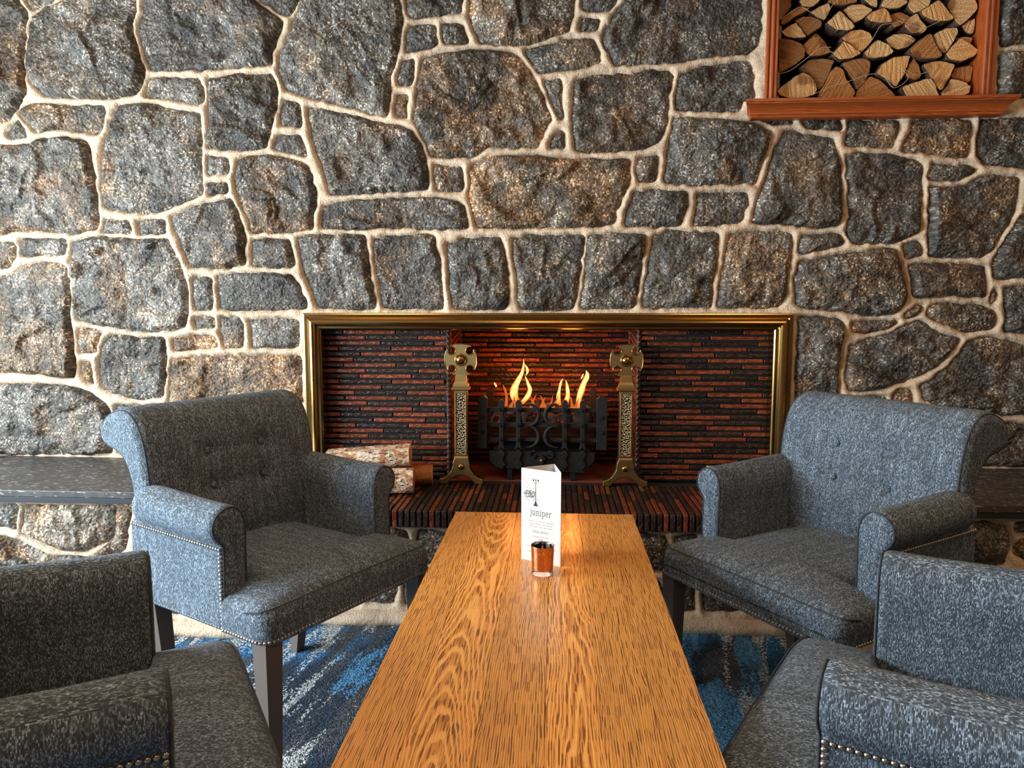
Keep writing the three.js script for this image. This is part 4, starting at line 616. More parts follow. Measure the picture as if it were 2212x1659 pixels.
// flames
{
  const fm = tex(64, 256, (u, v) => { const e = Math.abs(Math.sin(u * 2 * Math.PI)), core = sstep(0.35, 0.9, e), streak = vn(u * 12, v * 5, 4, 12, 0); let c = mix3([255, 120, 26], [255, 232, 150], clamp(core * 0.9 + (streak - 0.5) * 0.7)); c = mix3([255, 96, 20], c, sstep(0.0, 0.22, v)); return mix3(c, [255, 196, 96], sstep(0.75, 1, v) * 0.5); }, true);
  const mf = std({ color: 0x000000, emissive: 0xffffff, emissiveMap: fm, emissiveIntensity: 2.3, roughness: 1 }), mo = std({ color: 0x000000, emissive: 0xff7a30, emissiveIntensity: 0.85, roughness: 1 });
  const tongue = (pts, z) => {
    const K = 1.035, P = pts.map(([x, y, w]) => [gx(x) * K, 1.15 - (1.15 - (gy(y) + HY)) * K, w * 0.000481 * K]);
    const c = new THREE.CatmullRomCurve3(P.map(p => new THREE.Vector3(p[0], p[1], p[2])), false, 'centripetal'), n = 34, S = [], q = c.getPoints(n);
    q.forEach((p, i) => { const w = Math.max(0.0004, p.z), tw = 0.4 * Math.sin(i * 0.23 + pts[0][0]); S.push(Array.from({ length: 14 }, (_, k) => { const a = k / 14 * 6.2832, x = w * Math.cos(a), d = w * 0.55 * Math.sin(a); return new THREE.Vector3(p.x + x * Math.cos(tw) - d * Math.sin(tw), p.y, z + x * Math.sin(tw) * 0.4 + d); })); });
    const g = loft(S, false); const uv = g.attributes.uv; for (let i = 0; i <= n; i++) for (let k = 0; k <= 14; k++) uv.setXY(i * 15 + k, k / 14, i / n); return g;
  };
  const flame = (label, list, m, z) => { const t = thing('flame', label, 'flame'); list.forEach(p => part('flame_tongue', tongue(p, z), m, t)); };
  flame('tall forked yellow flame left of centre in the fire basket', [[[705, 850, 30], [668, 770, 36], [672, 700, 34], [705, 630, 26], [738, 565, 15], [750, 500, 7], [750, 450, 1]], [[730, 840, 26], [780, 780, 25], [803, 715, 20], [785, 655, 13], [762, 598, 2]], [[756, 490, 2], [777, 530, 12], [784, 560, 12], [770, 595, 2]]], mf, -0.15);
  flame('narrow twin yellow flame right of centre in the fire basket', [[[1050, 850, 24], [1050, 770, 18], [1058, 705, 11], [1070, 655, 10], [1086, 620, 1]], [[1108, 850, 26], [1128, 770, 20], [1126, 710, 16], [1120, 665, 9], [1110, 632, 1]]], mf, -0.16);
  flame('twisting yellow flame at the right end of the fire basket', [[[1212, 880, 16], [1222, 800, 22], [1243, 725, 30], [1260, 665, 24], [1284, 612, 26], [1292, 572, 14], [1282, 546, 1]], [[1238, 625, 2], [1250, 600, 8], [1262, 575, 2]]], mf, -0.14);
  flame('thin orange flame licking up at the left of the fire basket', [[[600, 860, 14], [604, 770, 11], [588, 710, 9], [570, 668, 1]]], mo, -0.14);
  flame('small floating yellow flamelet above the left of the fire basket', [[[512, 696, 1], [514, 684, 9], [506, 668, 9], [498, 652, 1]]], mf, -0.14);
  const low = [[640, 30], [690, -20], [810, 40], [850, -30], [900, 30], [940, -40], [975, 20], [1000, 40], [1170, -20], [1195, 20]];
  flame('low orange flames flickering over the coals', low.map(([x, l], i) => [[x, 880, 18], [x + l * 0.3, 840, 12], [x + l, 800 - (i % 3) * 14, 5], [x + l * 1.3, 775 - (i % 4) * 12, 0.8]]), mo, -0.13);
  for (const [x, y, z, s] of [[-0.17, 0.86, -0.2, 1], [0.07, 0.84, -0.2, 0.8]]) { const l = new THREE.PointLight(new THREE.Color().setRGB(1, 0.26, 0.05), 0.34 * s, 0, 2); l.position.set(x, y, z); l.castShadow = true; l.shadow.radius = 2; l.name = 'fire_light'; scene.add(l); }
}
// ---------------------------------------------------------------- logs on the hearth
function logSections(L, r, sh, seed, flatCut = 2) {        // round or split log along +x
  const S = [], n = 26; for (let i = 0; i <= n; i++) { const x = lerp(-L / 2, L / 2, i / n); S.push(Array.from({ length: 28 }, (_, k) => { const a = k / 28 * 6.2832; let q = r * (0.95 + 0.14 * (fbm(Math.cos(a) * 1.5 + 5, Math.sin(a) * 1.5 + x * 6 + 5, 3, seed) - 0.5)); let y = q * Math.sin(a), z = q * Math.cos(a) * sh; if (y > flatCut) { y = flatCut + (fbm(x * 20, z * 20, 2, seed) - 0.5) * 0.006; } return new THREE.Vector3(x, y, z); }).reverse()); } return S;
}
function hearthLog(label, L, r, pos, rot, mat, seed, flatCut, endMat) {
  const t = thing('firewood_log', label, 'log', pos), S = logSections(L, r, 1, seed, flatCut), b = part('bark', loft(S, true), mat, t); t.rotation.set(...rot);
  const e = S[S.length - 1].map(p => new THREE.Vector3(p.x + 0.0015, p.y * 0.97, p.z * 0.97)), e2 = e.map(p => new THREE.Vector3(p.x - 0.006, p.y, p.z)); part('cut_face', loft([e2, e]), endMat, t, 'pale sawn end'); return t;
}
hearthLog('white birch log lying on the hearth tiles, front of the stack beside the armchair', 0.30, 0.052, [-0.70, HY + 0.0495, 0.19], [0, 0.12, 0], M.birch, 3, 2, M.logEnd[1]);
hearthLog('smooth brown round log at the back of the hearth stack beside the andiron', 0.34, 0.044, [-0.668, HY + 0.042, 0.065], [0, 0.14, 0], std({ color: 0xb07c48, map: rep(T.logEnd, 0.5), roughness: 0.8 }), 5, 2, M.logEnd[0]);
hearthLog('split white birch log laid across the top of the hearth stack', 0.33, 0.055, [-0.74, HY + 0.134, 0.125], [0.1, 0.1, 0.05], M.birch, 8, 0.03, M.logEnd[0]);
hearthLog('log on the hearth almost hidden behind the right armchair', 0.25, 0.055, [0.725, HY + 0.053, 0.1], [0, -0.05, 0], M.birch, 9, 2, M.logEnd[0]);

// ---------------------------------------------------------------- log niche
const LOG_ENDS = [
  [849, 1985, 876, 2009, 910, 2033, 944, 2052, 975, 2036, 993, 2011, 999, 1982, 988, 1967, 948, 1957, 893, 1958, 858, 1970],
  [938, 2076, 972, 2100, 1016, 2106, 1064, 2098, 1048, 2055, 1026, 2006, 1009, 1987, 998, 2016, 964, 2051],
  [1008, 1969, 1035, 2016, 1053, 2054, 1072, 2074, 1098, 2063, 1109, 2029, 1130, 2004, 1146, 1979, 1137, 1954, 1028, 1956],
  [1094, 2083, 1135, 2099, 1170, 2103, 1197, 2091, 1197, 2052, 1179, 2013, 1153, 1987, 1139, 2024, 1113, 2058],
  [1150, 1970, 1174, 2011, 1202, 2036, 1238, 2021, 1299, 1965, 1291, 1952, 1157, 1954],
  [1224, 2046, 1244, 2080, 1282, 2103, 1345, 2109, 1337, 2078, 1324, 2040, 1298, 1994, 1272, 2016],
  [1331, 2035, 1344, 2076, 1359, 2099, 1377, 2077, 1391, 2043, 1385, 2024, 1370, 2020],
  [1393, 2072, 1435, 2085, 1474, 2082, 1509, 2070, 1494, 2027, 1465, 1976, 1440, 1999, 1418, 2038],
  [1318, 1991, 1371, 2009, 1419, 2022, 1440, 1994, 1454, 1955, 1443, 1950, 1340, 1952],
  [1463, 1964, 1489, 1995, 1500, 2019, 1537, 2011, 1573, 1991, 1568, 1967, 1536, 1949, 1482, 1950],
  [1507, 2031, 1520, 2064, 1575, 2073, 1586, 2064, 1579, 2016, 1566, 2002, 1516, 2024],
  [852, 2180, 895, 2174, 935, 2159, 950, 2134, 948, 2110, 913, 2082, 855, 2053, 851, 2102],
  [940, 2154, 969, 2178, 993, 2200, 1018, 2177, 1051, 2128, 1021, 2119, 981, 2115, 957, 2126],
  [1054, 2118, 1093, 2164, 1123, 2145, 1158, 2118, 1130, 2103, 1081, 2096],
  [1088, 2179, 1116, 2203, 1155, 2209, 1189, 2196, 1204, 2173, 1182, 2144, 1161, 2124, 1128, 2145, 1103, 2165],
  [1170, 2118, 1197, 2149, 1220, 2167, 1256, 2148, 1280, 2123, 1253, 2105, 1214, 2099, 1184, 2102],
  [1254, 2172, 1283, 2189, 1317, 2191, 1346, 2183, 1366, 2167, 1334, 2141, 1300, 2133, 1271, 2142],
  [1338, 2127, 1372, 2159, 1413, 2186, 1430, 2149, 1459, 2105, 1444, 2096, 1391, 2093, 1356, 2103],
  [1425, 2181, 1467, 2204, 1509, 2206, 1515, 2190, 1502, 2157, 1473, 2115, 1458, 2115, 1437, 2149],
  [1473, 2109, 1495, 2137, 1522, 2165, 1557, 2145, 1591, 2119, 1574, 2099, 1532, 2083, 1488, 2089],
  [1515, 2169, 1536, 2179, 1579, 2176, 1571, 2148, 1552, 2157, 1526, 2173],
  [857, 2204, 883, 2222, 911, 2238, 932, 2211, 952, 2183, 909, 2180, 874, 2188],
  [912, 2249, 941, 2262, 975, 2261, 1009, 2244, 1010, 2226, 958, 2189, 938, 2211],
  [1027, 2232, 1054, 2257, 1073, 2276, 1103, 2247, 1131, 2215, 1106, 2202, 1061, 2208],
  [1087, 2281, 1121, 2299, 1155, 2300, 1198, 2279, 1167, 2251, 1129, 2231, 1108, 2257],
  [1171, 2250, 1196, 2268, 1234, 2284, 1253, 2263, 1269, 2230, 1237, 2228, 1192, 2234],
  [1261, 2260, 1298, 2270, 1337, 2253, 1310, 2224, 1282, 2215, 1270, 2239],
  [1316, 2218, 1333, 2246, 1361, 2262, 1378, 2235, 1401, 2207, 1385, 2191, 1346, 2192],
  [1372, 2265, 1404, 2287, 1435, 2305, 1461, 2277, 1494, 2237, 1465, 2228, 1416, 2234, 1382, 2249],
  [1470, 2282, 1488, 2324, 1560, 2332, 1583, 2274, 1551, 2238, 1524, 2215, 1498, 2239],
  [1535, 2218, 1556, 2235, 1581, 2244, 1583, 2212, 1574, 2187, 1549, 2195],
  [1326, 2299, 1352, 2346, 1420, 2335, 1404, 2288, 1371, 2270, 1352, 2264, 1336, 2280],
  [1225, 2292, 1246, 2330, 1314, 2338, 1322, 2299, 1297, 2284, 1258, 2280],
  [966, 2274, 1003, 2297, 1031, 2308, 1041, 2287, 1022, 2245, 995, 2255],
  [853, 2248, 890, 2280, 934, 2291, 960, 2286, 940, 2275, 906, 2256, 868, 2231, 854, 2229],
  [850, 2272, 848, 2349, 888, 2348, 893, 2300, 876, 2276, 854, 2253],
  [923, 2319, 962, 2346, 1021, 2345, 983, 2303, 964, 2295, 939, 2299],
  [1159, 2323, 1187, 2350, 1211, 2340, 1215, 2290, 1189, 2299],
  [1032, 2314, 1060, 2354, 1143, 2352, 1140, 2311, 1101, 2305, 1062, 2303]
];
{
  const { x0, x1, y0, y1 } = NICHE, V = (x, y, z) => new THREE.Vector3(x, y, z);
  const t = thing('log_niche', 'moulded red pine surround of the log niche high in the stone wall', 'niche', [0, 1.866, 0]);
  const o = 1.866, flat = g => { const q = g.index ? g.toNonIndexed() : g; q.computeVertexNormals(); return q; };
  const sp = [[-0.03, 1.866], [0.036, 1.866], [0.044, 1.868], [0.046, 1.876], [0.052, 1.879], [0.052, 1.884], [0.056, 1.892], [0.064, 1.901], [0.075, 1.907], [0.085, 1.91], [0.085, 1.914], [0.09, 1.916], [0.09, 1.926], [-0.03, 1.926]];
  const sillSec = e => sp.map(q => V(e < 0 ? 0.702 + (0.09 - Math.max(0.03, q[0])) * 0.7 : 1.688 - (0.09 - Math.max(0.03, q[0])) * 0.7, q[1] - o, q[0]));
  part('sill', boxUV(flat(loft([sillSec(1), sillSec(-1)])), 0, 0, true), M.pine, t, 'crown moulded red pine sill');
  const flute = [[0, -0.03], [0, 0.014], [0.003, 0.018], [0.009, 0.018], [0.011, 0.013], [0.014, 0.012], [0.017, 0.017], [0.022, 0.021], [0.027, 0.021], [0.03, 0.016], [0.033, 0.015], [0.036, 0.019], [0.042, 0.019], [0.046, 0.014], [0.048, 0.006], [0.048, -0.03]];
  for (const [x, s] of [[x0, 1], [x1, -1]]) { const sec = y => { const q = flute.map(f => V(x + s * f[0], y - o, f[1])); return s > 0 ? q : q.reverse(); }; part('post', boxUV(flat(loft([sec(1.926), sec(y1 + 0.02)]))), M.pine, t, 'fluted red pine post'); }
  part('top_rail', bx(x0, x1, y1 - o, y1 + 0.045 - o, -0.03, 0.02, 0.003), M.pine, t);
  part('lining_board', bx(x0 + 0.03, x0 + 0.047, 1.93 - o, y1 - o, -0.45, -0.012), M.pine, t); part('lining_board', bx(x1 - 0.047, x1 - 0.03, 1.93 - o, y1 - o, -0.45, -0.012), M.pine, t);
  part('floor_board', bx(x0 + 0.04, x1 - 0.04, 1.926 - o, 1.949 - o, -0.45, -0.0), M.pine, t); part('ceiling_board', bx(x0 + 0.04, x1 - 0.04, y1 - o, y1 + 0.02 - o, -0.45, -0.03), M.pine, t); part('back_board', bx(x0 + 0.03, x1 - 0.03, 1.93 - o, y1 - o, -0.46, -0.44), M.soot, t);
  // [label, end material, recess]
  const NAMES = [['golden rounded split log in the bottom left corner of the wall niche', 0, 0], ['grey-brown split log above the golden bottom left log of the niche', 3, 0.03], ['coarse brown split log, second along the bottom row of the niche', 2, 0.02], ['dark grey wedge log above the second bottom log of the niche', 3, 0.025], ['smooth brown wedge log in the middle of the niche bottom row', 2, 0.03], ['striped pale split log above the middle of the niche bottom row', 1, 0.015], ['small narrow brown split log between the two striped logs of the niche', 2, 0.03], ['pale striped fan-shaped log above the last bottom logs of the niche', 1, 0.01], ['golden quarter log, fourth along the bottom row of the niche', 0, 0], ['golden quarter log in the bottom right corner of the niche', 0, 0.01], ['dull brown log against the right post near the niche bottom', 2, 0.05], ['big grey-brown log end against the left post of the niche', 3, 0.01], ['reddish brown wedge log beside the big grey log of the niche', 2, 0.03], ['striped pale wedge log left of the niche centre', 1, 0.0], ['greyish log with curved growth rings at the niche centre', 1, 0.02], ['golden quarter log, round side down, at the niche centre', 0, 0.0], ['half-round golden log with a thin bark rim right of the niche centre', 0, 0.03], ['rusty brown wedge log right of the niche centre', 2, 0.0], ['golden upright wedge log above the pale right-hand log of the niche', 0, 0.015], ['large pale quarter log against the right post of the niche', 1, 0], ['tan log tucked behind the large pale right-hand log', 1, 0.06], ['pale golden quarter log at the left post, upper part of the niche', 0, 0.01], ['dark weathered log end above the pale golden left-hand log', 3, 0.03], ['golden triangular log left of the niche centre in the upper rows', 0, 0.0], ['golden half-round log above the golden triangular log of the niche', 0, 0.02], ['pale wedge log with loose bark below, upper middle of the niche', 1, 0.0], ['brown wedge log right of the pale upper middle log', 2, 0.03], ['golden wedge log under the striped diamond log of the niche', 0, 0.02], ['pale diamond-shaped log with slanting saw stripes, upper right of the niche', 1, 0.0], ['large golden log end in the top right corner of the niche', 0, 0.02], ['shaded golden log under the top right log of the niche', 0, 0.05], ['golden log at the top edge beside the striped diamond log', 0, 0.03], ['golden half-round log at the top edge of the niche centre', 0, 0.015], ['golden square-ended log at the top left of the niche', 0, 0.02], ['brown split log lying lengthwise at the upper left post', 2, 0.0], ['reddish log in the top left corner of the niche', 2, 0.03], ['small golden log peeking in at the top left edge of the niche', 0, 0.03], ['small golden log peeking in left of the top centre log', 0, 0.03], ['flat dark-rimmed log at the top edge, left of centre', 2, 0.04]];
  LOG_ENDS.forEach((v, id) => {
    const pts = Array.from({ length: v.length / 2 }, (_, i) => [v[2 * i] / 1000, v[2 * i + 1] / 1000]); let cx = 0, cy = 0; for (const p of pts) { cx += p[0] / pts.length; cy += p[1] / pts.length; }
    const [label, em, back] = NAMES[id], z = -0.028 - back * 0.45, L = 0.3 + (id * 37 % 10) * 0.007, c = softPoly(pts.map(p => [p[0] - cx, p[1] - cy]), 44), ccw = area2(c) > 0 ? c : c.reverse();
    const base = inset(ccw, -0.0035).map(([x, y]) => [x * 1.005 + (fbm(x * 60 + id, y * 60, 2, 3) - 0.5) * 0.004, y * 1.005 + (fbm(x * 60, y * 60 + id, 2, 9) - 0.5) * 0.004]);
    const t2 = thing('firewood_log', label, 'log', [cx, cy, z], 0, 'split logs stacked in the wall niche');
    const sec = (q, z) => q.map(p => V(p[0], p[1], z)), mid = z => base.map(([x, y]) => V(x * 0.94 + (fbm(x * 30, y * 30 + z * 9, 2, id) - 0.5) * 0.004, y * 0.94, z));
    part('bark', loft([sec(inset(base, 0.004), 0.0), sec(base, -0.004), mid(-0.1), mid(-0.2), mid(-L)].reverse()), id % 3 ? M.bark : M.logInner, t2);
    const f0 = inset(base, 0.0035), face = loft([sec(f0, 0.0004), sec(inset(base, 0.0045), 0.003)].map(s => s)), g = face, uv = g.attributes.uv, p = g.attributes.position, an = id * 1.9, ca = Math.cos(an), sa = Math.sin(an);
    for (let i = 0; i < uv.count; i++) { const x = p.getX(i), y = p.getY(i); uv.setXY(i, ca * x - sa * y + 0.15 + (hash(id, 1, 1) - 0.5) * 0.12, sa * x + ca * y + 0.15 + (hash(id, 2, 1) - 0.5) * 0.12); }
    part('cut_face', g, M.logEnd[em], t2, 'sawn end');
  });
  const w = (zx, zy) => [0.826 + (zx - 360) * 0.000521, 1.957 + (742 - zy) * 0.000521, -0.012];
  const strand = (label, pts) => solo('twine', tube(pts.map(p => w(...p)), 0.0011, 60, 5), M.twine, label, 'string');
  strand('loose pale twine across the lower left niche logs', [[345, 600], [330, 540], [380, 570], [470, 560], [600, 470], [700, 400], [770, 395]]);
  strand('loose pale twine looping over the upper left niche logs', [[380, 205], [450, 160], [540, 110], [620, 150], [720, 160], [780, 90], [870, 40], [980, 10], [1110, 70]]);
  strand('loose pale twine hanging across the centre of the niche logs', [[760, 425], [880, 455], [960, 425], [1050, 360], [1120, 250], [1180, 240], [1260, 230], [1410, 275], [1530, 230]]);
  strand('loose pale twine draped over the bottom middle niche logs', [[650, 730], [760, 680], [900, 640], [1060, 590], [1150, 600], [1230, 690], [1330, 620], [1290, 560], [1380, 600], [1470, 580]]);
}
// ---------------------------------------------------------------- armchairs
function makeChair() {
  const t = thing('armchair', '', 'armchair', [0, 0, 0], 0, 'tweed armchairs around the oak table'), V = (x, y, z) => new THREE.Vector3(x, y, z);
  const RB = 0.36, SF = -0.022, AF = 0.02;
  const fab = (name, g, p, l) => part(name, g, M.fabric, p, l);
  // seat: wide in front of the arms, narrower between them, softly crowned
  {
    const S = [], st = [[-0.36, 0.02], [-0.345, 0.004], [-0.33, 0], [-0.25, 0], [-0.18, 0], [-0.12, 0], [-0.06, 0], [-0.03, 0], [-0.008, 0], [0.006, 0], [0.014, 0], [0.022, 0], [0.03, 0], [0.04, 0], [0.07, 0], [0.1, 0], [0.13, 0], [0.155, 0.0], [0.17, 0.003], [0.182, 0.008], [0.19, 0.0145], [0.196, 0.022], [0.1985, 0.032]];
    for (const [z, d] of st) {
      const w = lerp(0.24, 0.306, sstep(0.006, 0.03, z)) - d * 0.9, top = 0.452 - d * 0.95, r = 0.03, crown = (x, zz) => 0.03 * (1 - Math.pow(Math.abs(x / w), 2.6)) * (1 - Math.pow(clamp((zz + 0.02) / 0.225), 3.2)) ;
      const q = []; const N = 14;
      q.push([-w + 0.004, RB], [w - 0.004, RB], [w, RB + 0.004], [w, RB + 0.035], [w + 0.002, (RB + top) / 2], [w, top - r]);
      for (let k = 1; k <= 5; k++) { const a = k / 5 * Math.PI / 2; q.push([w - r + r * Math.cos(a), top - r + r * Math.sin(a)]); }
      for (let k = 1; k < N; k++) { const x = lerp(w - r, -w + r, k / N); q.push([x, top + crown(x, z)]); }
      for (let k = 0; k < 5; k++) { const a = Math.PI / 2 + k / 5 * Math.PI / 2; q.push([-w + r + r * Math.cos(a), top - r + r * Math.sin(a)]); }
      q.push([-w, top - r], [-w - 0.002, (RB + top) / 2], [-w, RB + 0.035], [-w, RB + 0.004]);
      S.push(q.map(p => V(p[0], p[1], z + (z > 0.05 ? SF : SF * sstep(0, 0.05, z)))).reverse());
    }
    const g = loft(S.reverse()); var seat = fab('seat', boxUV(g), t);
    // stitched seam round the top of the seat front
    const seam = []; for (let k = 0; k <= 30; k++) { const x = lerp(-0.3, 0.3, k / 30), zc = 0.193 - 0.018 * Math.pow(Math.abs(x / 0.306), 8) + SF; seam.push([x, 0.4425 + 0.006 * (1 - Math.pow(Math.abs(x / 0.3), 3)), zc]); }
    seam.unshift([-0.3055, 0.43, 0.1]); seam.push([0.3055, 0.43, 0.1]); part('seam', tube(seam, 0.0018, 90, 5), M.fabric, seat);
  }
  // rolled backrest with four buttons
  {
    const prof = closedCurve([[-0.285, 0.36], [-0.288, 0.44], [-0.292, 0.52], [-0.297, 0.60], [-0.303, 0.68], [-0.311, 0.74], [-0.325, 0.795], [-0.35, 0.842], [-0.388, 0.872], [-0.43, 0.88], [-0.478, 0.87], [-0.522, 0.846], [-0.545, 0.81], [-0.536, 0.776], [-0.508, 0.76], [-0.468, 0.752], [-0.43, 0.732], [-0.402, 0.69], [-0.388, 0.62], [-0.38, 0.53], [-0.376, 0.44], [-0.375, 0.36]], 120);
    const B = [[-0.092, 0.742], [0.092, 0.742], [-0.088, 0.642], [0.088, 0.642]], cw = area2(prof) > 0 ? prof : prof.slice().reverse(), hw = 0.29, xs = [], off = [];
    for (const [d, o] of [[0, 0.026], [0.003, 0.0165], [0.009, 0.0085], [0.017, 0.0025], [0.026, 0]]) { xs.push(-hw + d); off.push(o); }
    for (let k = 1; k < 56; k++) { xs.push(lerp(-hw + 0.026, hw - 0.026, k / 56)); off.push(0); }
    for (const [d, o] of [[0.026, 0], [0.017, 0.0025], [0.009, 0.0085], [0.003, 0.0165], [0, 0.026]]) { xs.push(hw - d); off.push(o); }
    const S = xs.map((x, i) => { const q = off[i] ? inset(cw, off[i]) : cw; return q.map(([z, y]) => {
      let Z = z; const front = y > 0.5 && z > -0.37; if (front) { let d = 0; for (const b of B) { const r2 = (x - b[0]) ** 2 + (y - b[1]) ** 2; d += 0.013 * Math.exp(-r2 / 0.00045) + 0.008 * Math.exp(-r2 / 0.0032); } d += 0.0035 * (Math.exp(-((y - 0.742) ** 2) / 0.00012) + Math.exp(-((y - 0.642) ** 2) / 0.00012)) * (Math.abs(x) < 0.092 ? 1 : 0); Z -= d; Z += 0.010 * Math.exp(-((y - 0.56) ** 2) / 0.006) * (1 - (x / hw) ** 2); }
      return V(x, y, Z); }); });
    const back = fab('backrest', boxUV(loft(S)), t);
    for (const b of B) { const k = new THREE.SphereGeometry(0.0105, 16, 10); k.scale(1, 1, 0.55); k.rotateX(-0.25); const zf = b[1] > 0.7 ? -0.313 : -0.297; k.translate(b[0], b[1], zf - 0.016); part('button', boxUV(k), M.fabric, back); }
    for (const s of [-1, 1]) { const ip = inset(cw, 0.004); const seg = ip.filter(q => q[1] > 0.5); part('piping', tube(inset(cw, 0.008).map(q => [s * (hw - 0.0095), q[1], q[0]]), 0.0022, 150, 5, true), M.fabric, back); }
  }
  const nail = new THREE.SphereGeometry(0.0047, 10, 6, 0, 6.2832, 0, Math.PI / 2); nail.rotateX(Math.PI / 2); nail.scale(1, 1, 0.75);
  const nails = (parent, list, turn) => { for (const p of list) { const m = part('nail_head', nail, M.nail, parent); m.position.set(...p); m.rotation.y = turn; } };
  const run = (a, b, step = 0.0106) => { const d = Math.hypot(b[0] - a[0], b[1] - a[1], b[2] - a[2]), n = Math.round(d / step); return Array.from({ length: n + 1 }, (_, i) => [lerp(a[0], b[0], i / n), lerp(a[1], b[1], i / n), lerp(a[2], b[2], i / n)]); };
  // rolled arms
  for (const s of [-1, 1]) {
    const pr = closedCurve([[0.226, 0.36], [0.226, 0.43], [0.226, 0.5], [0.225, 0.56], [0.224, 0.6], [0.228, 0.63], [0.24, 0.655], [0.262, 0.67], [0.29, 0.668], [0.314, 0.652], [0.325, 0.626], [0.321, 0.6], [0.308, 0.583], [0.299, 0.572], [0.2975, 0.555], [0.2985, 0.5], [0.2995, 0.43], [0.3, 0.362], [0.27, 0.36]], 96), cw = area2(pr) > 0 ? pr : pr.slice().reverse();
    const zs = [[AF, 0.016], [AF - 0.0025, 0.0095], [AF - 0.0075, 0.004], [AF - 0.014, 0.0008], [AF - 0.022, 0]]; for (let k = 1; k <= 14; k++) zs.push([lerp(AF - 0.022, -0.378, k / 14), 0]);
    const S = zs.map(([z, o]) => (o ? inset(cw, o) : cw).map(([x, y]) => { const up = 0.008 * sstep(-0.05, -0.3, z) * sstep(0.5, 0.64, y), tk = y > 0.574 ? sstep(-0.32, -0.375, z) : 0; return V(s * lerp(x, Math.min(x, 0.284), tk), lerp(y + up, Math.min(y + up, 0.63), tk), z); }));
    const g = boxUV(loft(s > 0 ? S.reverse() : S)), arm = fab('arm', g, t);
    part('piping', tube(inset(cw, 0.0045).map(q => [s * q[0], q[1], AF - 0.0045]), 0.0022, 140, 5, true), M.fabric, arm);
    const X = s * 0.2995, turn = s * Math.PI / 2;
    nails(arm, run([X, 0.5655, AF - 0.012], [X, 0.5705, -0.372]), turn); nails(arm, run([X, 0.555, AF - 0.012], [X, 0.378, AF - 0.012]), turn);
    nails(arm, run([s * 0.3, 0.3675, -0.372], [s * 0.3, 0.3675, AF - 0.012]), turn);
    nails(seat, run([s * 0.3055, 0.3675, AF], [s * 0.3055, 0.3675, 0.165 + SF]), turn);
  }
  nails(seat, run([-0.278, 0.3675, 0.1965 + SF], [0.278, 0.3675, 0.1965 + SF]), 0);
  for (const s of [-1, 1]) nails(seat, [[s * 0.289, 0.3675, 0.193 + SF], [s * 0.297, 0.3675, 0.187 + SF], [s * 0.303, 0.3675, 0.177 + SF]], s * 0.8);
  // legs
  const flat = g => { const o = g.index ? g.toNonIndexed() : g; o.computeVertexNormals(); return boxUV(o); };
  const sq = (x, y, z, h) => [[-h, -h], [h, -h], [h, h], [-h, h]].map(q => V(x + q[0], y, z + q[1])).reverse();
  for (const s of [-1, 1]) {
    part('leg', flat(loft([sq(s * 0.274, 0, 0.144, 0.0165), sq(s * 0.274, 0.37, 0.144, 0.025)])), M.leg, t, 'grey-brown tapered wooden leg');
    part('leg', flat(loft([sq(s * 0.225, 0, -0.35, 0.016), sq(s * 0.262, 0.37, -0.335, 0.0235)])), M.leg, t, 'grey-brown tapered wooden leg');
  }
  return t;
}
{
  const c0 = makeChair();
  const spots = [
    ['grey tweed armchair left of the table by the fireplace, its outer side bright with daylight', -0.672, 0.998, 60.5],
    ['blue-grey tweed armchair right of the table by the fireplace, daylight on its buttoned back', 0.63, 0.955, -57.0],
    ['dark brown-grey tweed armchair at the near left, cut off by the picture edge', -0.676, 1.807, 122.5],
    ['blue-grey tweed armchair at the near right, cut off by the picture edge', 0.528, 1.722, -121.0]];
  spots.forEach(([label, x, z, a], i) => { const c = i ? c0.clone() : c0; if (i) { c.name = numbered('armchair'); scene.add(c); c.userData = { ...c0.userData }; } c.userData.label = label; c.position.set(x, 0, z); c.rotation.y = a * Math.PI / 180; });
}
// ---------------------------------------------------------------- oak table
{
  const zA = 0.667, zB = 2.1, y1 = 0.5, th = 0.034, t = thing('oak_table', 'long low oak table with honey-coloured board top facing the fireplace', 'table', [-0.034, 0, (zA + zB) / 2]), zc = (zA + zB) / 2;
  for (let k = 0; k < 6; k++) {
    const a = STAVES[k] + 0.034 + 0.0002, b = STAVES[k + 1] + 0.034 - 0.0002, g = new RoundedBoxGeometry(b - a, th, zB - zA, 2, 0.0009); g.translate((a + b) / 2, y1 - th / 2, 0);
    const q = g.index ? g.toNonIndexed() : g, p = q.attributes.position, uv = q.attributes.uv; for (let i = 0; i < p.count; i++) uv.setXY(i, (clamp(p.getX(i), a + 0.0012, b - 0.0012) - 0.034 + 0.33 + (p.getY(i) - y1) * 0.2) / 0.6, (p.getZ(i) + zc - zA) / 1.5);
    part('top_board', q, M.oak, t);
  }
  const L = (zB - zA) / 2, W = 0.24;
  part('apron', merge([bx(-W, -W + 0.02, 0.39, y1 - th, -L + 0.06, L - 0.06), bx(W - 0.02, W, 0.39, y1 - th, -L + 0.06, L - 0.06), bx(-W, W, 0.39, y1 - th, -L + 0.06, -L + 0.08), bx(-W, W, 0.39, y1 - th, L - 0.08, L - 0.06)]), M.oakEdge, t);
  for (const s of [-1, 1]) for (const e of [-1, 1]) part('leg', bx(s * 0.225 - 0.025, s * 0.225 + 0.025, 0, y1 - th, e * (L - 0.075) - 0.025, e * (L - 0.075) + 0.025, 0.003), M.oakEdge, t);
}
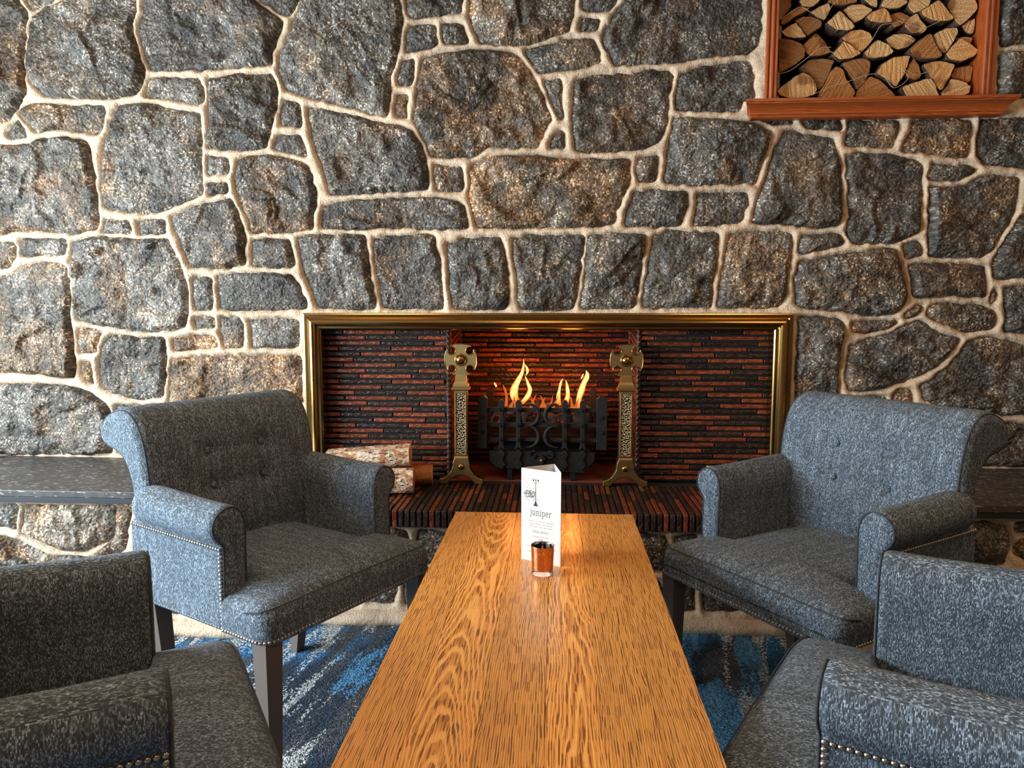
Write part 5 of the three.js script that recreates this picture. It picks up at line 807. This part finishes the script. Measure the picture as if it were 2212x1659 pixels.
// ---------------------------------------------------------------- menu card and candle glass
{
  const cv = document.createElement('canvas'); cv.width = 512; cv.height = 1096; const c = cv.getContext('2d'); c.fillStyle = '#dfdedb'; c.fillRect(0, 0, 512, 1096);
  c.strokeStyle = '#3a3734'; c.fillStyle = '#2b2927'; c.lineWidth = 2;
  // street lamp engraving with a row of windows and a shrub
  c.fillRect(186, 150, 8, 260); c.beginPath(); c.moveTo(165, 425); c.lineTo(214, 425); c.lineTo(205, 400); c.lineTo(196, 372); c.lineTo(184, 372); c.lineTo(175, 400); c.fill(); c.fillRect(158, 420, 64, 12);
  c.lineWidth = 5; c.beginPath(); c.moveTo(158, 128); c.quadraticCurveTo(160, 158, 190, 158); c.quadraticCurveTo(220, 158, 222, 128); c.stroke(); c.fillRect(150, 120, 18, 16); c.fillRect(181, 118, 18, 18); c.fillRect(213, 120, 18, 16); c.lineWidth = 1.5;
  for (const x of [159, 190, 222]) { c.beginPath(); c.arc(x, 108, 11, 0, 6.3); c.stroke(); }
  c.lineWidth = 2; c.strokeStyle = '#8a8681'; c.beginPath(); c.moveTo(12, 70); c.lineTo(140, 215); c.moveTo(12, 100); c.lineTo(120, 220); c.stroke(); c.fillStyle = '#7d7974'; for (let k = 0; k < 6; k++) { c.fillRect(22 + k * 17, 112 + k * 17, 7, 20 - k * 2); if (k < 4) c.fillRect(24 + k * 17, 172 + k * 12, 6, 16); }
  c.fillStyle = '#b5b2ad'; c.fillRect(14, 222, 160, 10);
  { const r = mulberry(5); for (let k = 0; k < 620; k++) { const a = r() * 6.283, d = Math.sqrt(r()); c.fillStyle = ['#2a2826', '#45423f', '#6b6762', '#d9d6d0'][Math.floor(r() * 4)]; const x = 112 + Math.cos(a) * d * 82, y = 292 + Math.sin(a) * d * 46; c.fillRect(x, y, 3 + r() * 6, 3 + r() * 4); } c.fillStyle = '#55514d'; for (let k = 0; k < 60; k++) c.fillRect(20 + r() * 200, 325 + r() * 46, 5 + r() * 14, 3); }
  c.fillStyle = '#35322f'; c.textAlign = 'center'; c.font = '92px serif'; c.save(); c.translate(256, 545); c.scale(0.86, 1.15); c.fillText('juniper', 0, 0); c.restore();
  c.font = '21px sans-serif'; c.fillStyle = '#5c5854'; c.fillText('Located in our hotel bar. Enjoy hand', 256, 620); c.fillText('crafted cocktails, wines & spirits.', 256, 652); c.fillText('Open 12pm - late, 7 days a week', 256, 684);
  c.font = '38px serif'; c.fillStyle = '#4a4642'; c.fillText('- BAR MENU -', 256, 748);
  c.font = '19px sans-serif'; c.fillStyle = '#5c5854'; c.fillText('Marinated Gordal olives', 256, 800); c.fillText('Mixed spiced nuts', 256, 862); c.fillText('Cured, charcuterie platter, pickles, sourdough', 256, 926); c.fillText('Selection of cheeses, crackers, chutney', 256, 988);
  c.font = 'bold 19px sans-serif'; c.fillStyle = '#2f2c2a'; c.fillText('£4.50', 256, 830); c.fillText('£4.50', 256, 892); c.fillText('£12.00', 256, 956); c.fillText('£10.50', 256, 1018);
  const ct = new THREE.CanvasTexture(cv); ct.colorSpace = THREE.SRGBColorSpace;
  const paper = std({ color: 0xdcdad6, roughness: 0.75 }), print = std({ map: ct, roughness: 0.75 });
  const A = [-0.085, 1.094], B = [0.0165, 1.147], C = [-0.0, 1.046], h = 0.242, t = thing('menu_card', 'white three-sided bar menu card standing on the oak table', 'menu', [-0.02, 0.5, 1.1]);
  const panel = (p, q, name, label, mat) => { const dx = q[0] - p[0], dz = q[1] - p[1], w = Math.hypot(dx, dz), g = new THREE.BoxGeometry(w, h, 0.0008), o = part(name, g, [paper, paper, paper, paper, mat, paper], t, label); o.position.set((p[0] + q[0]) / 2 + 0.02, h / 2, (p[1] + q[1]) / 2 - 1.1); o.rotation.y = Math.atan2(-dz, dx); };
  panel(A, B, 'card_panel', 'printed front panel with lamp drawing', print); panel(B, C, 'card_panel', 'blank side panel', paper); panel(C, A, 'card_panel', 'blank rear panel', paper);
  // speckled copper tealight glass
  const cg = thing('candle_holder', 'speckled copper glass candle holder on table in front of menu card', 'candle holder', [-0.028, 0.5, 1.197]);
  const sp = tex(512, 256, (u, v) => { const n = vn(u * 120, v * 40, 3, 120, 40), m = vn(u * 50, v * 18, 13, 50, 18); const d = sstep(0.78, 0.84, n) * sstep(0.45, 0.6, m); return mix3([216, 142, 98], [250, 226, 204], d); }, true);
  const copper = std({ map: sp, metalness: 1, roughness: 0.22 }), silver = std({ map: tex(256, 128, (u, v) => { const n = fbm(u * 30, v * 12, 3, 3, 30, 12); return mix3([60, 48, 42], [236, 226, 214], sstep(0.42, 0.62, n)); }, true), metalness: 0.9, roughness: 0.3 });
  part('cup', lathe([[0.0255, 0.013], [0.0262, 0.016], [0.0282, 0.068], [0.0288, 0.0722], [0.0284, 0.0728]], 48), copper, cg, 'copper mercury glass wall');
  part('inner_wall', lathe([[0.0284, 0.0728], [0.0272, 0.072], [0.0264, 0.066], [0.0248, 0.018], [0, 0.0165]], 48), silver, cg, 'mottled silvery inside');
  part('glass_base', lathe([[0, 0], [0.0245, 0], [0.026, 0.0015], [0.0262, 0.0125], [0.0255, 0.0135], [0, 0.0135]], 48), new THREE.MeshPhysicalMaterial({ color: 0xffe6d8, transmission: 1, thickness: 0.01, roughness: 0.05, ior: 1.5 }), cg, 'clear thick glass base');
}
renderer.render(scene, camera);
